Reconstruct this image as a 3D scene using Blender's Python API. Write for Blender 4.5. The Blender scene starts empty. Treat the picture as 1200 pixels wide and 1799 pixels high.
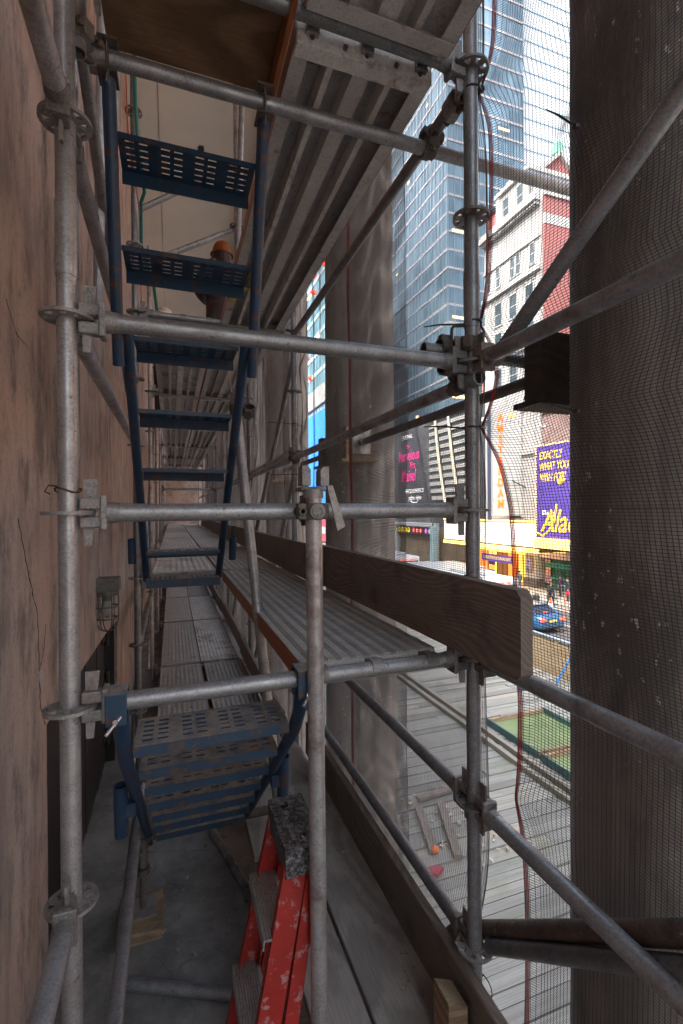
import bpy, bmesh, math, random
import numpy as np
from mathutils import Vector, Matrix, Euler
random.seed(7)
rng = np.random.default_rng(11)
S = bpy.context.scene
C = S.collection
R = math.radians
OFF = {}

# ------------------------------------------------------------------ mesh builder
def V(*a): return Vector(a)
def frame(d):
    d = d.normalized()
    a = Vector((0, 0, 1)) if abs(d.z) < .9 else Vector((1, 0, 0))
    u = d.cross(a).normalized()
    return u, d.cross(u).normalized()
class MB:
    def __init__(s): s.v = []; s.f = []; s.sm = []; s.mi = []
    def add(s, vs, fs, smooth=False, m=0):
        o = len(s.v); s.v += [tuple(x) for x in vs]
        for f in fs:
            s.f.append(tuple(i + o for i in f)); s.sm.append(smooth); s.mi.append(m)
    def box(s, c, size, rot=None, m=0):
        x, y, z = [k / 2 for k in size]; c = Vector(c)
        vs = [Vector(p) for p in ((-x,-y,-z),(x,-y,-z),(x,y,-z),(-x,y,-z),(-x,-y,z),(x,-y,z),(x,y,z),(-x,y,z))]
        if rot is not None:
            M = rot.to_matrix() if isinstance(rot, Euler) else rot
            vs = [M @ p for p in vs]
        s.add([p + c for p in vs], [(0,3,2,1),(4,5,6,7),(0,1,5,4),(1,2,6,5),(2,3,7,6),(3,0,4,7)], m=m); return s
    def bx(s, x0, x1, y0, y1, z0, z1, m=0):
        return s.box(((x0+x1)/2, (y0+y1)/2, (z0+z1)/2), (x1-x0, y1-y0, z1-z0), m=m)
    def bar(s, p, q, w, h, up=(0,0,1), m=0):
        p, q = Vector(p), Vector(q); d = (q-p); L = d.length; d.normalize()
        sd = d.cross(Vector(up)).normalized(); u = sd.cross(d)
        return s.box((p+q)/2, (w, L, h), Matrix((sd, d, u)).transposed(), m=m)
    def tube(s, p, q, r, n=20, r2=None, cap=True, m=0):
        p, q = Vector(p), Vector(q); r2 = r if r2 is None else r2
        u, w = frame(q-p); vs = []
        for k in range(n):
            a = 2*math.pi*k/n; e = u*math.cos(a) + w*math.sin(a); vs += [p+e*r, q+e*r2]
        s.add(vs, [(2*k, 2*((k+1) % n), 2*((k+1) % n)+1, 2*k+1) for k in range(n)], True, m)
        if cap:
            s.add([vs[2*k] for k in range(n)], [tuple(range(n-1, -1, -1))], False, m)
            s.add([vs[2*k+1] for k in range(n)], [tuple(range(n))], False, m)
        return s
    def hollow(s, p, q, r, t=.004, n=20, m=0):
        return s.ring(p, q, r-t, r, n, m)
    def ring(s, p, q, r0, r1, n=24, m=0):
        p, q = Vector(p), Vector(q); u, w = frame(q-p); vs = []
        for k in range(n):
            a = 2*math.pi*k/n; e = u*math.cos(a) + w*math.sin(a)
            vs += [p+e*r0, p+e*r1, q+e*r1, q+e*r0]
        for j in range(4):
            s.add(vs, [(4*k+j, 4*((k+1) % n)+j, 4*((k+1) % n)+(j+1) % 4, 4*k+(j+1) % 4) for k in range(n)], j in (1, 3), m)
        return s
    def pipe(s, pts, r, n=12, m=0, cap=True):
        pts = [Vector(p) for p in pts]; vs = []; u = None
        for i, p in enumerate(pts):
            d = (pts[min(i+1, len(pts)-1)] - pts[max(i-1, 0)]).normalized()
            if u is None: u, w = frame(d)
            else:
                u = (u - d*u.dot(d)).normalized(); w = d.cross(u)
            rr = r[i] if isinstance(r, (list, tuple)) else r
            vs += [p + (u*math.cos(2*math.pi*k/n) + w*math.sin(2*math.pi*k/n))*rr for k in range(n)]
        L = len(pts); fs = []
        for i in range(L-1):
            for k in range(n): fs.append((i*n+k, i*n+(k+1) % n, (i+1)*n+(k+1) % n, (i+1)*n+k))
        s.add(vs, fs, True, m)
        if cap: s.add(vs[:n], [tuple(range(n-1, -1, -1))], m=m); s.add(vs[-n:], [tuple(range(n))], m=m)
        return s
    def prism(s, prof, origin, ux, uy, ext, m=0, smooth=False):
        o, ux, uy, ext = Vector(origin), Vector(ux), Vector(uy), Vector(ext); n = len(prof)
        a = [o + ux*p[0] + uy*p[1] for p in prof]; b = [p + ext for p in a]
        s.add(a+b, [(k, (k+1) % n, n+(k+1) % n, n+k) for k in range(n)], smooth, m)
        s.add(a, [tuple(range(n-1, -1, -1))], m=m); s.add(b, [tuple(range(n))], m=m); return s
    def sphere(s, c, r, n=12, sc=(1,1,1), m=0):
        c = Vector(c); vs = []; h = n//2+1
        for i in range(h+1):
            t = math.pi*i/h
            for k in range(n):
                a = 2*math.pi*k/n
                vs.append(c+Vector((math.sin(t)*math.cos(a)*r*sc[0], math.sin(t)*math.sin(a)*r*sc[1], math.cos(t)*r*sc[2])))
        s.add(vs, [(i*n+k, (i+1)*n+k, (i+1)*n+(k+1) % n, i*n+(k+1) % n) for i in range(h) for k in range(n)], True, m); return s
    def plate(s, o, ux, uy, xs, ys, skip, th, m=0):
        # sheet of cells with real openings; th = thickness downwards along ux x uy
        o, ux, uy = Vector(o), Vector(ux), Vector(uy); nn = ux.cross(uy).normalized()*th
        def q(a, b, c, d): s.add([a, b, c, d], [(0, 1, 2, 3)], m=m)
        P = lambda i, j, k: o + ux*xs[i] + uy*ys[j] - nn*k
        nx, ny = len(xs)-1, len(ys)-1
        ok = lambda i, j: 0 <= i < nx and 0 <= j < ny and not skip(i, j)
        for i in range(nx):
            for j in range(ny):
                if not ok(i, j): continue
                q(P(i,j,0), P(i+1,j,0), P(i+1,j+1,0), P(i,j+1,0)); q(P(i,j,1), P(i,j+1,1), P(i+1,j+1,1), P(i+1,j,1))
                if not ok(i-1, j): q(P(i,j,0), P(i,j+1,0), P(i,j+1,1), P(i,j,1))
                if not ok(i+1, j): q(P(i+1,j,0), P(i+1,j,1), P(i+1,j+1,1), P(i+1,j+1,0))
                if not ok(i, j-1): q(P(i,j,0), P(i,j,1), P(i+1,j,1), P(i+1,j,0))
                if not ok(i, j+1): q(P(i,j+1,0), P(i+1,j+1,0), P(i+1,j+1,1), P(i,j+1,1))
        return s
    def mesh(s, name, off):
        me = bpy.data.meshes.new(name)
        me.from_pydata([(a-off[0], b-off[1], c-off[2]) for a, b, c in s.v], [], s.f)
        me.polygons.foreach_set('use_smooth', s.sm); me.polygons.foreach_set('material_index', s.mi)
        me.update(); return me

def link(name, data, mats, parent=None, loc=(0,0,0)):
    o = bpy.data.objects.new(name, data); C.objects.link(o)
    if data is not None:
        for m in (mats if isinstance(mats, (list, tuple)) else [mats]): data.materials.append(m)
    if parent: o.parent = parent; OFF[o.name] = OFF[parent.name]
    else: o.location = loc; OFF[o.name] = Vector(loc)
    return o
def tag(o, label=None, cat=None, group=None, kind=None):
    if label: o['label'] = label
    if cat: o['category'] = cat
    if group: o['group'] = group
    if kind: o['kind'] = kind
    return o
def thing(name, label, cat, loc=(0,0,0), group=None):
    return tag(link(name, None, None, None, loc), label, cat, group)
def part(name, mb, mat, parent, bev=0):
    o = link(name, mb.mesh(name, OFF[parent.name]), mat, parent)
    if bev: bevel(o, bev)
    return o
def solo(name, mb, mat, label, cat, loc, group=None, bev=0):
    o = link(name, mb.mesh(name, Vector(loc)), mat, None, loc); tag(o, label, cat, group)
    if bev: bevel(o, bev)
    return o
def struct(name, mb, mat, loc=(0,0,0)):
    o = link(name, mb.mesh(name, Vector(loc)), mat, None, loc); o['kind'] = 'structure'; return o
def bevel(o, w):
    b = o.modifiers.new('bevel', 'BEVEL'); b.width = w; b.segments = 2; b.limit_method = 'ANGLE'; b.angle_limit = R(40)
def copy_tree(o, parent=None):
    c = o.copy(); C.objects.link(c); c.parent = parent; OFF[c.name] = OFF[o.name]
    for ch in list(o.children): copy_tree(ch, c)
    return c
def dup(o, loc, label, group=None):
    c = copy_tree(o); c.location = loc; c['label'] = label; OFF[c.name] = Vector(loc)
    if group: c['group'] = group
    return c

# ------------------------------------------------------------------ materials
def nt(name):
    m = bpy.data.materials.new(name); m.use_nodes = True; t = m.node_tree
    return m, t, t.nodes['Principled BSDF']
def node(t, kind, **kw):
    n = t.nodes.new(kind)
    for k, v in kw.items():
        if k in n.inputs: n.inputs[k].default_value = v
        else: setattr(n, k, v)
    return n
def coords(t, stretch=(1,1,1), kind='Object', rot=(0,0,0)):
    tc = node(t, 'ShaderNodeTexCoord'); mp = node(t, 'ShaderNodeMapping')
    if kind == 'World':
        g = node(t, 'ShaderNodeNewGeometry'); t.links.new(g.outputs['Position'], mp.inputs[0])
    else: t.links.new(tc.outputs[kind], mp.inputs[0])
    mp.inputs['Scale'].default_value = stretch; mp.inputs['Rotation'].default_value = rot
    return mp.outputs[0]
def noise(t, co, scale, detail=5, rough=.6, dist=0):
    n = node(t, 'ShaderNodeTexNoise', Scale=scale, Detail=detail, Roughness=rough, Distortion=dist)
    t.links.new(co, n.inputs['Vector']); return n.outputs['Fac']
def ramp(t, fac, *stops):
    r = node(t, 'ShaderNodeValToRGB'); e = r.color_ramp.elements
    while len(e) < len(stops): e.new(.5)
    for k, (p, c) in enumerate(stops):
        e[k].position = p; e[k].color = (*c, 1) if len(c) == 3 else c
    t.links.new(fac, r.inputs[0]); return r.outputs[0]
def mix(t, fac, a, b, mode='MIX'):
    m = node(t, 'ShaderNodeMix', data_type='RGBA', blend_type=mode)
    for sock, v in ((m.inputs[0], fac), (m.inputs[6], a), (m.inputs[7], b)):
        if isinstance(v, (int, float)): sock.default_value = v
        elif isinstance(v, tuple): sock.default_value = (*v, 1)
        else: t.links.new(v, sock)
    return m.outputs[2]
G = lambda x: (x, x, x)
def bump(t, b, h, strength=.3, dist=.01):
    n = node(t, 'ShaderNodeBump', Strength=strength, Distance=dist); t.links.new(h, n.inputs['Height']); t.links.new(n.outputs[0], b.inputs['Normal'])
def pm(name, c1, c2=None, scale=6, rough=.6, metal=0, bs=0, stretch=(1,1,1), lo=.35, hi=.65, kind='Object', detail=5, emit=0, bd=.004):
    m, t, b = nt(name)
    b.inputs['Roughness'].default_value = rough; b.inputs['Metallic'].default_value = metal
    if c2 is None: b.inputs['Base Color'].default_value = (*c1, 1)
    else:
        f = noise(t, coords(t, stretch, kind), scale, detail)
        t.links.new(ramp(t, f, (lo, c1), (hi, c2)), b.inputs['Base Color'])
        if bs: bump(t, b, f, bs, bd)
    if emit:
        b.inputs['Emission Color'].default_value = (*c1, 1); b.inputs['Emission Strength'].default_value = emit
    return m
def galv(name, base, dark, rough=.36, metal=.62, rust=.0):
    m, t, b = nt(name)
    co = coords(t, (1,1,1), 'World')
    f1 = noise(t, co, 14, 6, .65); f2 = noise(t, co, 160, 2); f3 = noise(t, co, 48, 4, .7)
    c = ramp(t, f1, (.3, dark), (.7, base))
    c = mix(t, ramp(t, f2, (.38, G(0)), (.62, G(.35))), c, tuple(min(1, k*1.5) for k in base))
    c = mix(t, ramp(t, f3, (.62, G(0)), (.72, G(.75))), c, (.035, .03, .028))
    if rust: c = mix(t, ramp(t, noise(t, co, 7, 6, .75), (.6-rust*.1, G(0)), (.7, G(.8))), c, (.13, .055, .025))
    oi = node(t, 'ShaderNodeObjectInfo'); rv_ = ramp(t, oi.outputs['Random'], (0, G(.62)), (.5, G(1)), (1, G(1.25)))
    c = mix(t, 1.0, c, rv_, 'MULTIPLY')
    spl = noise(t, coords(t, (1, 1, .7), 'World'), 26, 5, .8)
    c = mix(t, ramp(t, spl, (.63, G(0)), (.66, G(.7))), c, (.48, .46, .43))
    rp = mix(t, 1.0, ramp(t, noise(t, co, 5, 7, .8), (.50, G(0)), (.62, G(.8))), ramp(t, oi.outputs['Random'], (.55, G(0)), (1, G(1))), 'MULTIPLY')
    c = mix(t, rp, c, (.14, .085, .055))
    # scratches along every direction
    sc = noise(t, coords(t, (3, 3, 90), 'World'), 6, 3)
    c = mix(t, ramp(t, sc, (.66, G(0)), (.70, G(.3))), c, (.55, .55, .56))
    t.links.new(c, b.inputs['Base Color'])
    t.links.new(ramp(t, f1, (.3, G(rough+.18)), (.7, G(rough-.06))), b.inputs['Roughness'])
    b.inputs['Metallic'].default_value = metal
    bump(t, b, f3, .18, .002)
    return m
def painted(name, col, under, wear=.6, dust=None, dustamt=.5, rough=.45):
    m, t, b = nt(name)
    co = coords(t, (1,1,1), 'World'); f = noise(t, co, 22, 8, .72); f2 = noise(t, co, 9, 6, .7); f3 = noise(t, co, 120, 3)
    c = mix(t, ramp(t, f2, (.35, G(0)), (.75, G(.5))), col, tuple(k*.45 for k in col))
    c = mix(t, ramp(t, f, (wear, G(0)), (wear+.04, G(1))), c, under)
    if dust:
        # dust settles on the faces that look up
        g = node(t, 'ShaderNodeNewGeometry'); sx = node(t, 'ShaderNodeSeparateXYZ'); t.links.new(g.outputs['Normal'], sx.inputs[0])
        up = ramp(t, sx.outputs[2], (.5, G(0)), (.9, G(1)))
        d = mix(t, 1.0, ramp(t, f, (.62-dustamt*.4, G(.1)), (.62-dustamt*.1, G(.85))), up, 'MULTIPLY')
        c = mix(t, d, c, dust)
    c = mix(t, ramp(t, f3, (.66, G(0)), (.72, G(.35))), c, tuple(min(1, k*2+.05) for k in col))
    t.links.new(c, b.inputs['Base Color']); b.inputs['Roughness'].default_value = rough
    bump(t, b, f, .15, .002)
    return m
def wood(name, c1, c2, axis=1, scale=3.2, rough=.75, stain=(.05,.04,.035), ring=10, isl=False):
    m, t, b = nt(name)
    st = [1, 1, 1]; st[axis] = .07
    co = coords(t, tuple(st))
    w = node(t, 'ShaderNodeTexWave', wave_type='BANDS', bands_direction='Z' if axis != 2 else 'X', Scale=ring, Distortion=2.5, Detail=4)
    w.inputs['Detail Scale'].default_value = 2.2
    st2 = [1.6, 1.6, 1.6]; st2[axis] = .5
    big = node(t, 'ShaderNodeTexNoise', Scale=2.0, Detail=1); t.links.new(coords(t, tuple(st2)), big.inputs['Vector'])
    t.links.new(mix(t, .42, co, big.outputs['Color'], 'ADD'), w.inputs['Vector'])
    c = ramp(t, w.outputs['Fac'], (.25, c1), (.8, c2))
    fine = noise(t, coords(t, tuple(k*40 if k == 1 else 2 for k in st)), 4, 4)
    c = mix(t, ramp(t, fine, (.35, G(.45)), (.6, G(0))), c, tuple(k*.55 for k in c1))
    c = mix(t, ramp(t, noise(t, coords(t), 5, 6, .7), (.52, G(0)), (.75, G(.7))), c, stain)
    if isl:
        g = node(t, 'ShaderNodeNewGeometry')
        c = mix(t, .55, c, ramp(t, g.outputs['Random Per Island'], (0, G(.28)), (.5, G(.5)), (1, G(.75))), 'OVERLAY')
    t.links.new(c, b.inputs['Base Color']); b.inputs['Roughness'].default_value = rough
    bump(t, b, w.outputs['Fac'], .12, .003)
    return m

M = {}
M['steel'] = galv('galvanised_steel', (.37, .375, .385), (.20, .20, .205))
M['steel_rail'] = galv('galvanised_steel_bluish', (.32, .34, .365), (.16, .17, .185), .40)
M['steel_dark'] = galv('dark_forged_steel', (.16, .145, .135), (.06, .055, .05), .55, .5, rust=.8)
M['steel_rusty'] = galv('rusty_tube', (.12, .10, .09), (.045, .037, .032), .6, .3, rust=1)
M['head'] = galv('cast_wedge_head', (.31, .305, .30), (.14, .135, .13), .5, .5, rust=.4)
M['deck'] = galv('deck_sheet', (.58, .57, .55), (.36, .35, .335), .6, .05, rust=.1)
M['deck_under'] = galv('deck_underside', (.52, .505, .48), (.36, .345, .325), .6, .1, rust=.15)
M['orange'] = painted('orange_rust_paint', (.30, .095, .025), (.09, .03, .015), .63)
M['blue'] = painted('blue_stair_paint', (.016, .050, .100), (.085, .05, .038), .55, dust=(.30, .265, .23), dustamt=.75)
M['blue_clean'] = painted('blue_tube_paint', (.014, .046, .100), (.09, .042, .03), .555)
M['red'] = painted('red_fibreglass', (.36, .026, .020), (.36, .20, .19), .565, rough=.45)
M['toe'] = wood('toe_board_wood', (.165, .137, .115), (.225, .19, .163), 1, 3, ring=19)
M['toe_dark'] = wood('aged_board_wood', (.15, .13, .11), (.20, .175, .152), 1, 3, ring=17)
M['plank'] = wood('grey_floor_plank', (.24, .215, .195), (.32, .29, .265), 1, 3, ring=7, stain=(.12, .105, .095))
M['ply'] = wood('brown_plywood', (.15, .085, .042), (.24, .14, .075), 0, 3, ring=5)
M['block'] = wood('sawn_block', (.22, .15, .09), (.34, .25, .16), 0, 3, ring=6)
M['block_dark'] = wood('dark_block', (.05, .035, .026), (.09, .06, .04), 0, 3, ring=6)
def shed_mat():
    m, t, b = nt('weathered_shed_board'); g = node(t, 'ShaderNodeNewGeometry')
    c = ramp(t, g.outputs['Random Per Island'], (0, (.16, .16, .145)), (.4, (.25, .25, .235)), (.8, (.30, .30, .275)), (1, (.36, .335, .28)))
    fine = noise(t, coords(t, (.35, 22, 22), 'World'), 3, 6, .7); st = noise(t, coords(t, (.9, 1.2, 1), 'World'), 1.3, 8, .7)
    c = mix(t, ramp(t, fine, (.4, G(.55)), (.62, G(0))), c, (.12, .115, .10))
    c = mix(t, ramp(t, st, (.52, G(0)), (.70, G(.55))), c, (.15, .17, .105))
    c = mix(t, ramp(t, noise(t, coords(t, (1,1,1), 'World'), 6, 6, .8), (.60, G(0)), (.72, G(.5))), c, (.09, .085, .08))
    t.links.new(c, b.inputs['Base Color']); b.inputs['Roughness'].default_value = .9; bump(t, b, fine, .3, .004); return m
M['shed'] = shed_mat()
M['rubber'] = pm('black_plastic', (.018, .018, .02), (.05, .05, .052), 30, .55)
M['wire'] = pm('rusty_wire', (.12, .04, .025), (.05, .03, .025), 60, .7, .3)
M['tie'] = pm('black_nylon', (.012, .012, .013), rough=.4)
M['hose'] = pm('teal_hose', (.012, .16, .15), rough=.4)
M['cable'] = pm('orange_cable', (.55, .10, .03), rough=.5)
M['net'] = pm('net_strand_haze_tint', (.17, .165, .16), (.26, .25, .24), 9, .8, kind='World')  # paler strand colour stands in for the bright haze over the netting
M['net_near'] = pm('net_strand_backlit', (.055, .052, .05), (.09, .086, .083), 9, .8, kind='World')  # same netting, strand colour darkened because it hangs against the bright street
M['selvage'] = pm('red_selvage', (.55, .032, .045), (.34, .022, .035), 60, .7)
M['alu'] = galv('ladder_aluminium', (.42, .42, .41), (.24, .235, .23), .4, .6)
M['pin'] = pm('bright_pin', (.6, .6, .62), rough=.25, metal=.9)
M['yellow'] = pm('yellow_tape', (.55, .45, .03), (.3, .26, .05), 20, .6)
M['sticker'] = pm('grey_label_sticker', (.42, .41, .39), (.3, .29, .28), 90, .6)

def wall_mat():
    m, t, b = nt('stained_plaster')
    co = coords(t, (1,1,1), 'World')
    big = noise(t, co, .9, 4, .55); f = noise(t, co, 3.2, 7, .65); fine = noise(t, co, 70, 4, .7)
    streak = noise(t, coords(t, (1, 4, .7), 'World'), 2.6, 8, .7)
    c = ramp(t, f, (.3, (.34, .285, .26)), (.7, (.46, .395, .36)))
    c = mix(t, ramp(t, big, (.42, G(0)), (.60, G(.8))), c, (.47, .33, .275))
    c = mix(t, ramp(t, streak, (.48, G(0)), (.70, G(.6))), c, (.13, .115, .107))
    c = mix(t, ramp(t, noise(t, coords(t, (1, 2.2, 1), 'World', (.7, 0, 0)), 2.4, 10, .78), (.50, G(0)), (.62, G(.72))), c, (.105, .094, .088))
    c = mix(t, ramp(t, fine, (.54, G(0)), (.68, G(.45))), c, (.12, .10, .09))
    c = mix(t, ramp(t, noise(t, coords(t, (1, 9, .12), 'World'), 2.6, 4, .6), (.55, G(0)), (.72, G(.16))), c, (.42, .38, .34))
    t.links.new(c, b.inputs['Base Color']); b.inputs['Roughness'].default_value = .9
    hh = mix(t, .5, f, fine)
    bump(t, b, hh, .45, .012); return m
M['wall'] = wall_mat()
M['ceil'] = pm('beige_ceiling_plaster', (.68, .64, .57), (.78, .72, .64), 1.2, .9, bs=.1, kind='World')
def floor_mat():
    m, t, b = nt('dusty_concrete')
    co = coords(t, (1,1,1), 'World')
    f = noise(t, co, 4, 8, .65); g = noise(t, co, 90, 3)
    c = ramp(t, f, (.3, (.17, .17, .17)), (.7, (.28, .275, .27)))
    c = mix(t, ramp(t, g, (.6, G(0)), (.7, G(.4))), c, (.32, .31, .30))
    c = mix(t, ramp(t, noise(t, co, 1.7, 9, .75), (.46, G(0)), (.62, G(.7))), c, (.085, .083, .08))
    c = mix(t, ramp(t, noise(t, co, 11, 6, .8), (.62, G(0)), (.68, G(.6))), c, (.06, .058, .056))
    v = node(t, 'ShaderNodeTexVoronoi', feature='DISTANCE_TO_EDGE', Scale=2.2); t.links.new(co, v.inputs['Vector'])
    wob = mix(t, .12, co, node_color(t, co)); t.links.new(wob, v.inputs['Vector'])
    c = mix(t, ramp(t, v.outputs['Distance'], (.0, G(.35)), (.007, G(0))), c, (.04, .038, .036))
    t.links.new(c, b.inputs['Base Color']); b.inputs['Roughness'].default_value = .85; bump(t, b, f, .2, .01); return m
def node_color(t, co):
    n = node(t, 'ShaderNodeTexNoise', Scale=5.0, Detail=4); t.links.new(co, n.inputs['Vector']); return n.outputs['Color']
M['floor'] = floor_mat()
def column_mat():
    m, t, b = nt('weathered_stone_column')
    co = coords(t, (1,1,1), 'World')
    f = noise(t, co, 3, 8, .65); st = noise(t, coords(t, (6, 6, .35), 'World'), 2.4, 6, .65); sp = noise(t, coords(t, (1, 1, .6), 'World'), 42, 3, .6)
    c = ramp(t, f, (.3, (.30, .285, .265)), (.7, (.37, .35, .325)))
    c = mix(t, ramp(t, st, (.46, G(0)), (.66, G(.6))), c, (.13, .122, .115))
    dirt = noise(t, coords(t, (1.6, 1.6, .5), 'World'), 1.9, 8, .72)
    c = mix(t, ramp(t, dirt, (.47, G(0)), (.60, G(.7))), c, (.10, .095, .09))
    vz = node(t, 'ShaderNodeSeparateXYZ'); t.links.new(co, vz.inputs[0]); jn = node(t, 'ShaderNodeMath', operation='PINGPONG'); jn.inputs[1].default_value = .9; t.links.new(vz.outputs[2], jn.inputs[0])
    c = mix(t, ramp(t, jn.outputs[0], (.0, G(.5)), (.006, G(0))), c, (.12, .11, .10))
    near = noise(t, coords(t, (2, 2, .5), 'World'), 1.6, 3)
    spot = mix(t, 1.0, ramp(t, sp, (.64, G(0)), (.67, G(1))), ramp(t, near, (.5, G(0)), (.62, G(1))), 'MULTIPLY')
    c = mix(t, spot, c, (.75, .74, .72))
    t.links.new(c, b.inputs['Base Color']); b.inputs['Roughness'].default_value = .88; bump(t, b, f, .3, .01); return m
M['column'] = column_mat()
def door_mat():
    m, t, b = nt('old_dark_door')
    co = coords(t, (1, 1, .12), 'World'); f = noise(t, co, 26, 6, .7); g = noise(t, coords(t, (1,1,.4), 'World'), 9, 7, .75)
    c = ramp(t, f, (.3, (.011, .010, .011)), (.7, (.030, .026, .027)))
    c = mix(t, ramp(t, g, (.62, G(0)), (.70, G(.6))), c, (.12, .10, .085))
    t.links.new(c, b.inputs['Base Color']); b.inputs['Roughness'].default_value = .55; bump(t, b, f, .4, .004); return m
M['door'] = door_mat()
M['iron'] = pm('rusty_black_iron', (.02, .018, .018), (.055, .042, .036), 30, .7, .3, bs=.3)
M['bulb'] = pm('dusty_bulb_glass', (.25, .23, .21), (.33, .31, .28), 30, .35)
M['cap'] = None
def cap_mat():
    m, t, b = nt('paint_spattered_black_cap')
    co = coords(t, (1,1,1), 'Object'); f = noise(t, co, 75, 8, .8); f2 = noise(t, co, 190, 3, .6)
    c = mix(t, ramp(t, f, (.46, G(0)), (.62, G(.8))), (.022, .022, .024), (.36, .36, .37))
    c = mix(t, ramp(t, f2, (.52, G(0)), (.6, G(.6))), c, (.02, .02, .022))
    t.links.new(c, b.inputs['Base Color']); b.inputs['Roughness'].default_value = .5
    ch = node(t, 'ShaderNodeTexChecker', Scale=70.0); t.links.new(coords(t, (1,1,0), 'Object', (0, 0, .7)), ch.inputs['Vector'])
    bump(t, b, ch.outputs['Fac'], .5, .002); return m
M['cap'] = cap_mat()

# ------------------------------------------------------------------ dimensions of the scaffold
XL, XR, Y0, BAY, TR = -.25, .97, 1.38, 2.5, .02415
FLOOR = -2.1
YEND = Y0 + 7*BAY + .3
ORD = ['first', 'second', 'third', 'fourth', 'fifth', 'sixth', 'seventh']

# ------------------------------------------------------------------ portico: wall, door, ceiling, floor, columns
w = MB()
prof = [(2.05, -.80), (2.9, -.83), (3.7, -.865), (4.45, -.925)]
X0 = -.75
w.bx(X0, -.45, -6, 2.05, -4, 5.0); w.bx(X0, -.45, 4.45, YEND+.4, -4, 5.0)
for (a, za), (b_, zb) in zip(prof, prof[1:]):
    w.prism([(a, za), (b_, zb), (b_, 5.0), (a, 5.0)], (X0, 0, 0), (0,1,0), (0,0,1), (.30, 0, 0))
wall = solo('portico_wall', w, M['wall'], 'brownish pink stained plaster wall running along the left side behind the scaffold', 'wall', (-.45, -6, FLOOR))
cr = MB()
def crack(pts, r):
    q = []
    for a, b_ in zip(pts, pts[1:]):
        for k in range(6):
            t_ = k/6; q.append((-.4485, a[0]+(b_[0]-a[0])*t_+random.uniform(-.006, .006), a[1]+(b_[1]-a[1])*t_))
    q.append((-.4485, *pts[-1])); cr.pipe(q, [r*random.uniform(.4, 1.2) for _ in q], 5)
crack([(1.72, -.02), (1.80, -.16), (1.85, -.24), (1.93, -.36), (1.95, -.58), (1.96, -.70), (2.03, -.79)], .0012)
crack([(1.95, -.58), (2.02, -.50), (2.05, -.42)], .0008)
crack([(1.62, .62), (1.72, .55), (1.86, .55)], .0007)
part('crack', cr, M['iron'], wall)
p_ = MB(); p_.box((-.4478, 1.97, -.60), (.004, .045, .085), Euler((R(25), 0, 0))); part('paper_scrap', p_, M['sticker'], wall)

ew = MB(); ew.bx(-.45, 2.1, YEND, YEND+.4, -4, 5.0)
solo('end_wall', ew, M['wall'], 'brown plaster wall closing the far end of the scaffold walkway', 'wall', (.3, YEND, FLOOR))
ce = MB(); ce.bx(-.75, 1.9, -2.6, YEND+.4, 4.6, 5.0); ceil = struct('ceiling', ce, M['ceil'])
cg = MB(); cg.bx(-.118, -.112, -2.6, YEND, 4.594, 4.6)
part('ceiling_joint', cg, M['wall'], ceil)
hp = MB(); pts = []
for k in range(14):
    a = 2*math.pi*k/14; rr = .055+random.uniform(-.016, .016); pts.append((math.cos(a)*rr*.8, math.sin(a)*rr*1.5))
hp.prism(pts, (.371, 6.29, 4.59), (1,0,0), (0,1,0), (0,0,.01)); part('broken_hole', hp, M['tie'], ceil)
en = MB(); en.bx(1.12, 1.9, -2.6, YEND+.4, 4.3, 6.2)
solo('entablature', en, M['column'], 'stone entablature carried by the row of columns above the frame', 'entablature', (1.4, 0, 4.3))
fl = MB(); fl.bx(-.75, 1.06, -6, YEND, FLOOR-.35, FLOOR); struct('floor', fl, M['floor'])

def column(y, label):
    mb = MB(); prof_ = [(-4.2, .285), (-2, .283), (1, .275), (3.9, .262), (4.1, .285), (4.15, .31), (4.3, .31)]
    n = 48; vs = []
    for z, r in prof_:
        vs += [(1.42+math.cos(2*math.pi*k/n)*r, y+math.sin(2*math.pi*k/n)*r, z) for k in range(n)]
    mb.add(vs, [(i*n+k, i*n+(k+1) % n, (i+1)*n+(k+1) % n, (i+1)*n+k) for i in range(len(prof_)-1) for k in range(n)], True)
    return solo('stone_column', mb, M['column'], label, 'column', (1.42, y, -4.2), 'stone columns of the portico')
clab = ['dark grey weathered column filling the right edge behind netting', 'round column with a plywood strut pad, seen between the two scaffold posts',
        'narrow looking column just left of the blue glowing street gap', 'fourth column along the row, beyond the far steel post',
        'fifth column along the row, partly hidden by posts', 'sixth column along the row near the far end', 'seventh column, the farthest one by the end wall']
for k in range(7): column(1.012+2.52*k, clab[k])
column(-1.508, 'column beside the viewpoint beyond the right edge')

dr = thing('wooden_door', 'dark weathered double wooden door low in the plaster wall', 'door', (-.55, 3.2, FLOOR))
for a, b_, nm in ((2.07, 3.16, 0), (3.19, 4.43, 1)):
    lf = MB()
    z1 = lambda y: -.80-(y-2.05)/2.4*.125-.02
    n = 5
    for i in range(n):
        ya = a+(b_-a)*i/n+.003; yb = a+(b_-a)*(i+1)/n-.003
        lf.prism([(ya, FLOOR+.02), (yb, FLOOR+.02), (yb, z1(yb)), (ya, z1(ya))], (-.60, 0, 0), (0,1,0), (0,0,1), (.06+.004*(i % 2), 0, 0))
    lo = part('leaf', lf, M['door'], dr)
    hb = MB()
    for z in (-1.12, -1.5, -1.95):
        yh = a+.04 if nm == 0 else b_-.04
        hb.tube((-.525, yh, z), (-.525, yh, z+.17), .022, 10); hb.box((-.537, yh+(.09 if nm == 0 else -.09), z+.08), (.012, .18, .06))
    part('hinge', hb, M['iron'], lo)
fr = MB(); fr.bx(-.62, -.47, 2.05, 2.09, FLOOR, -.83); fr.bx(-.62, -.47, 4.41, 4.45, FLOOR, -.94); fr.bx(-.66, -.61, 2.05, 4.45, FLOOR, -.80)
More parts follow.
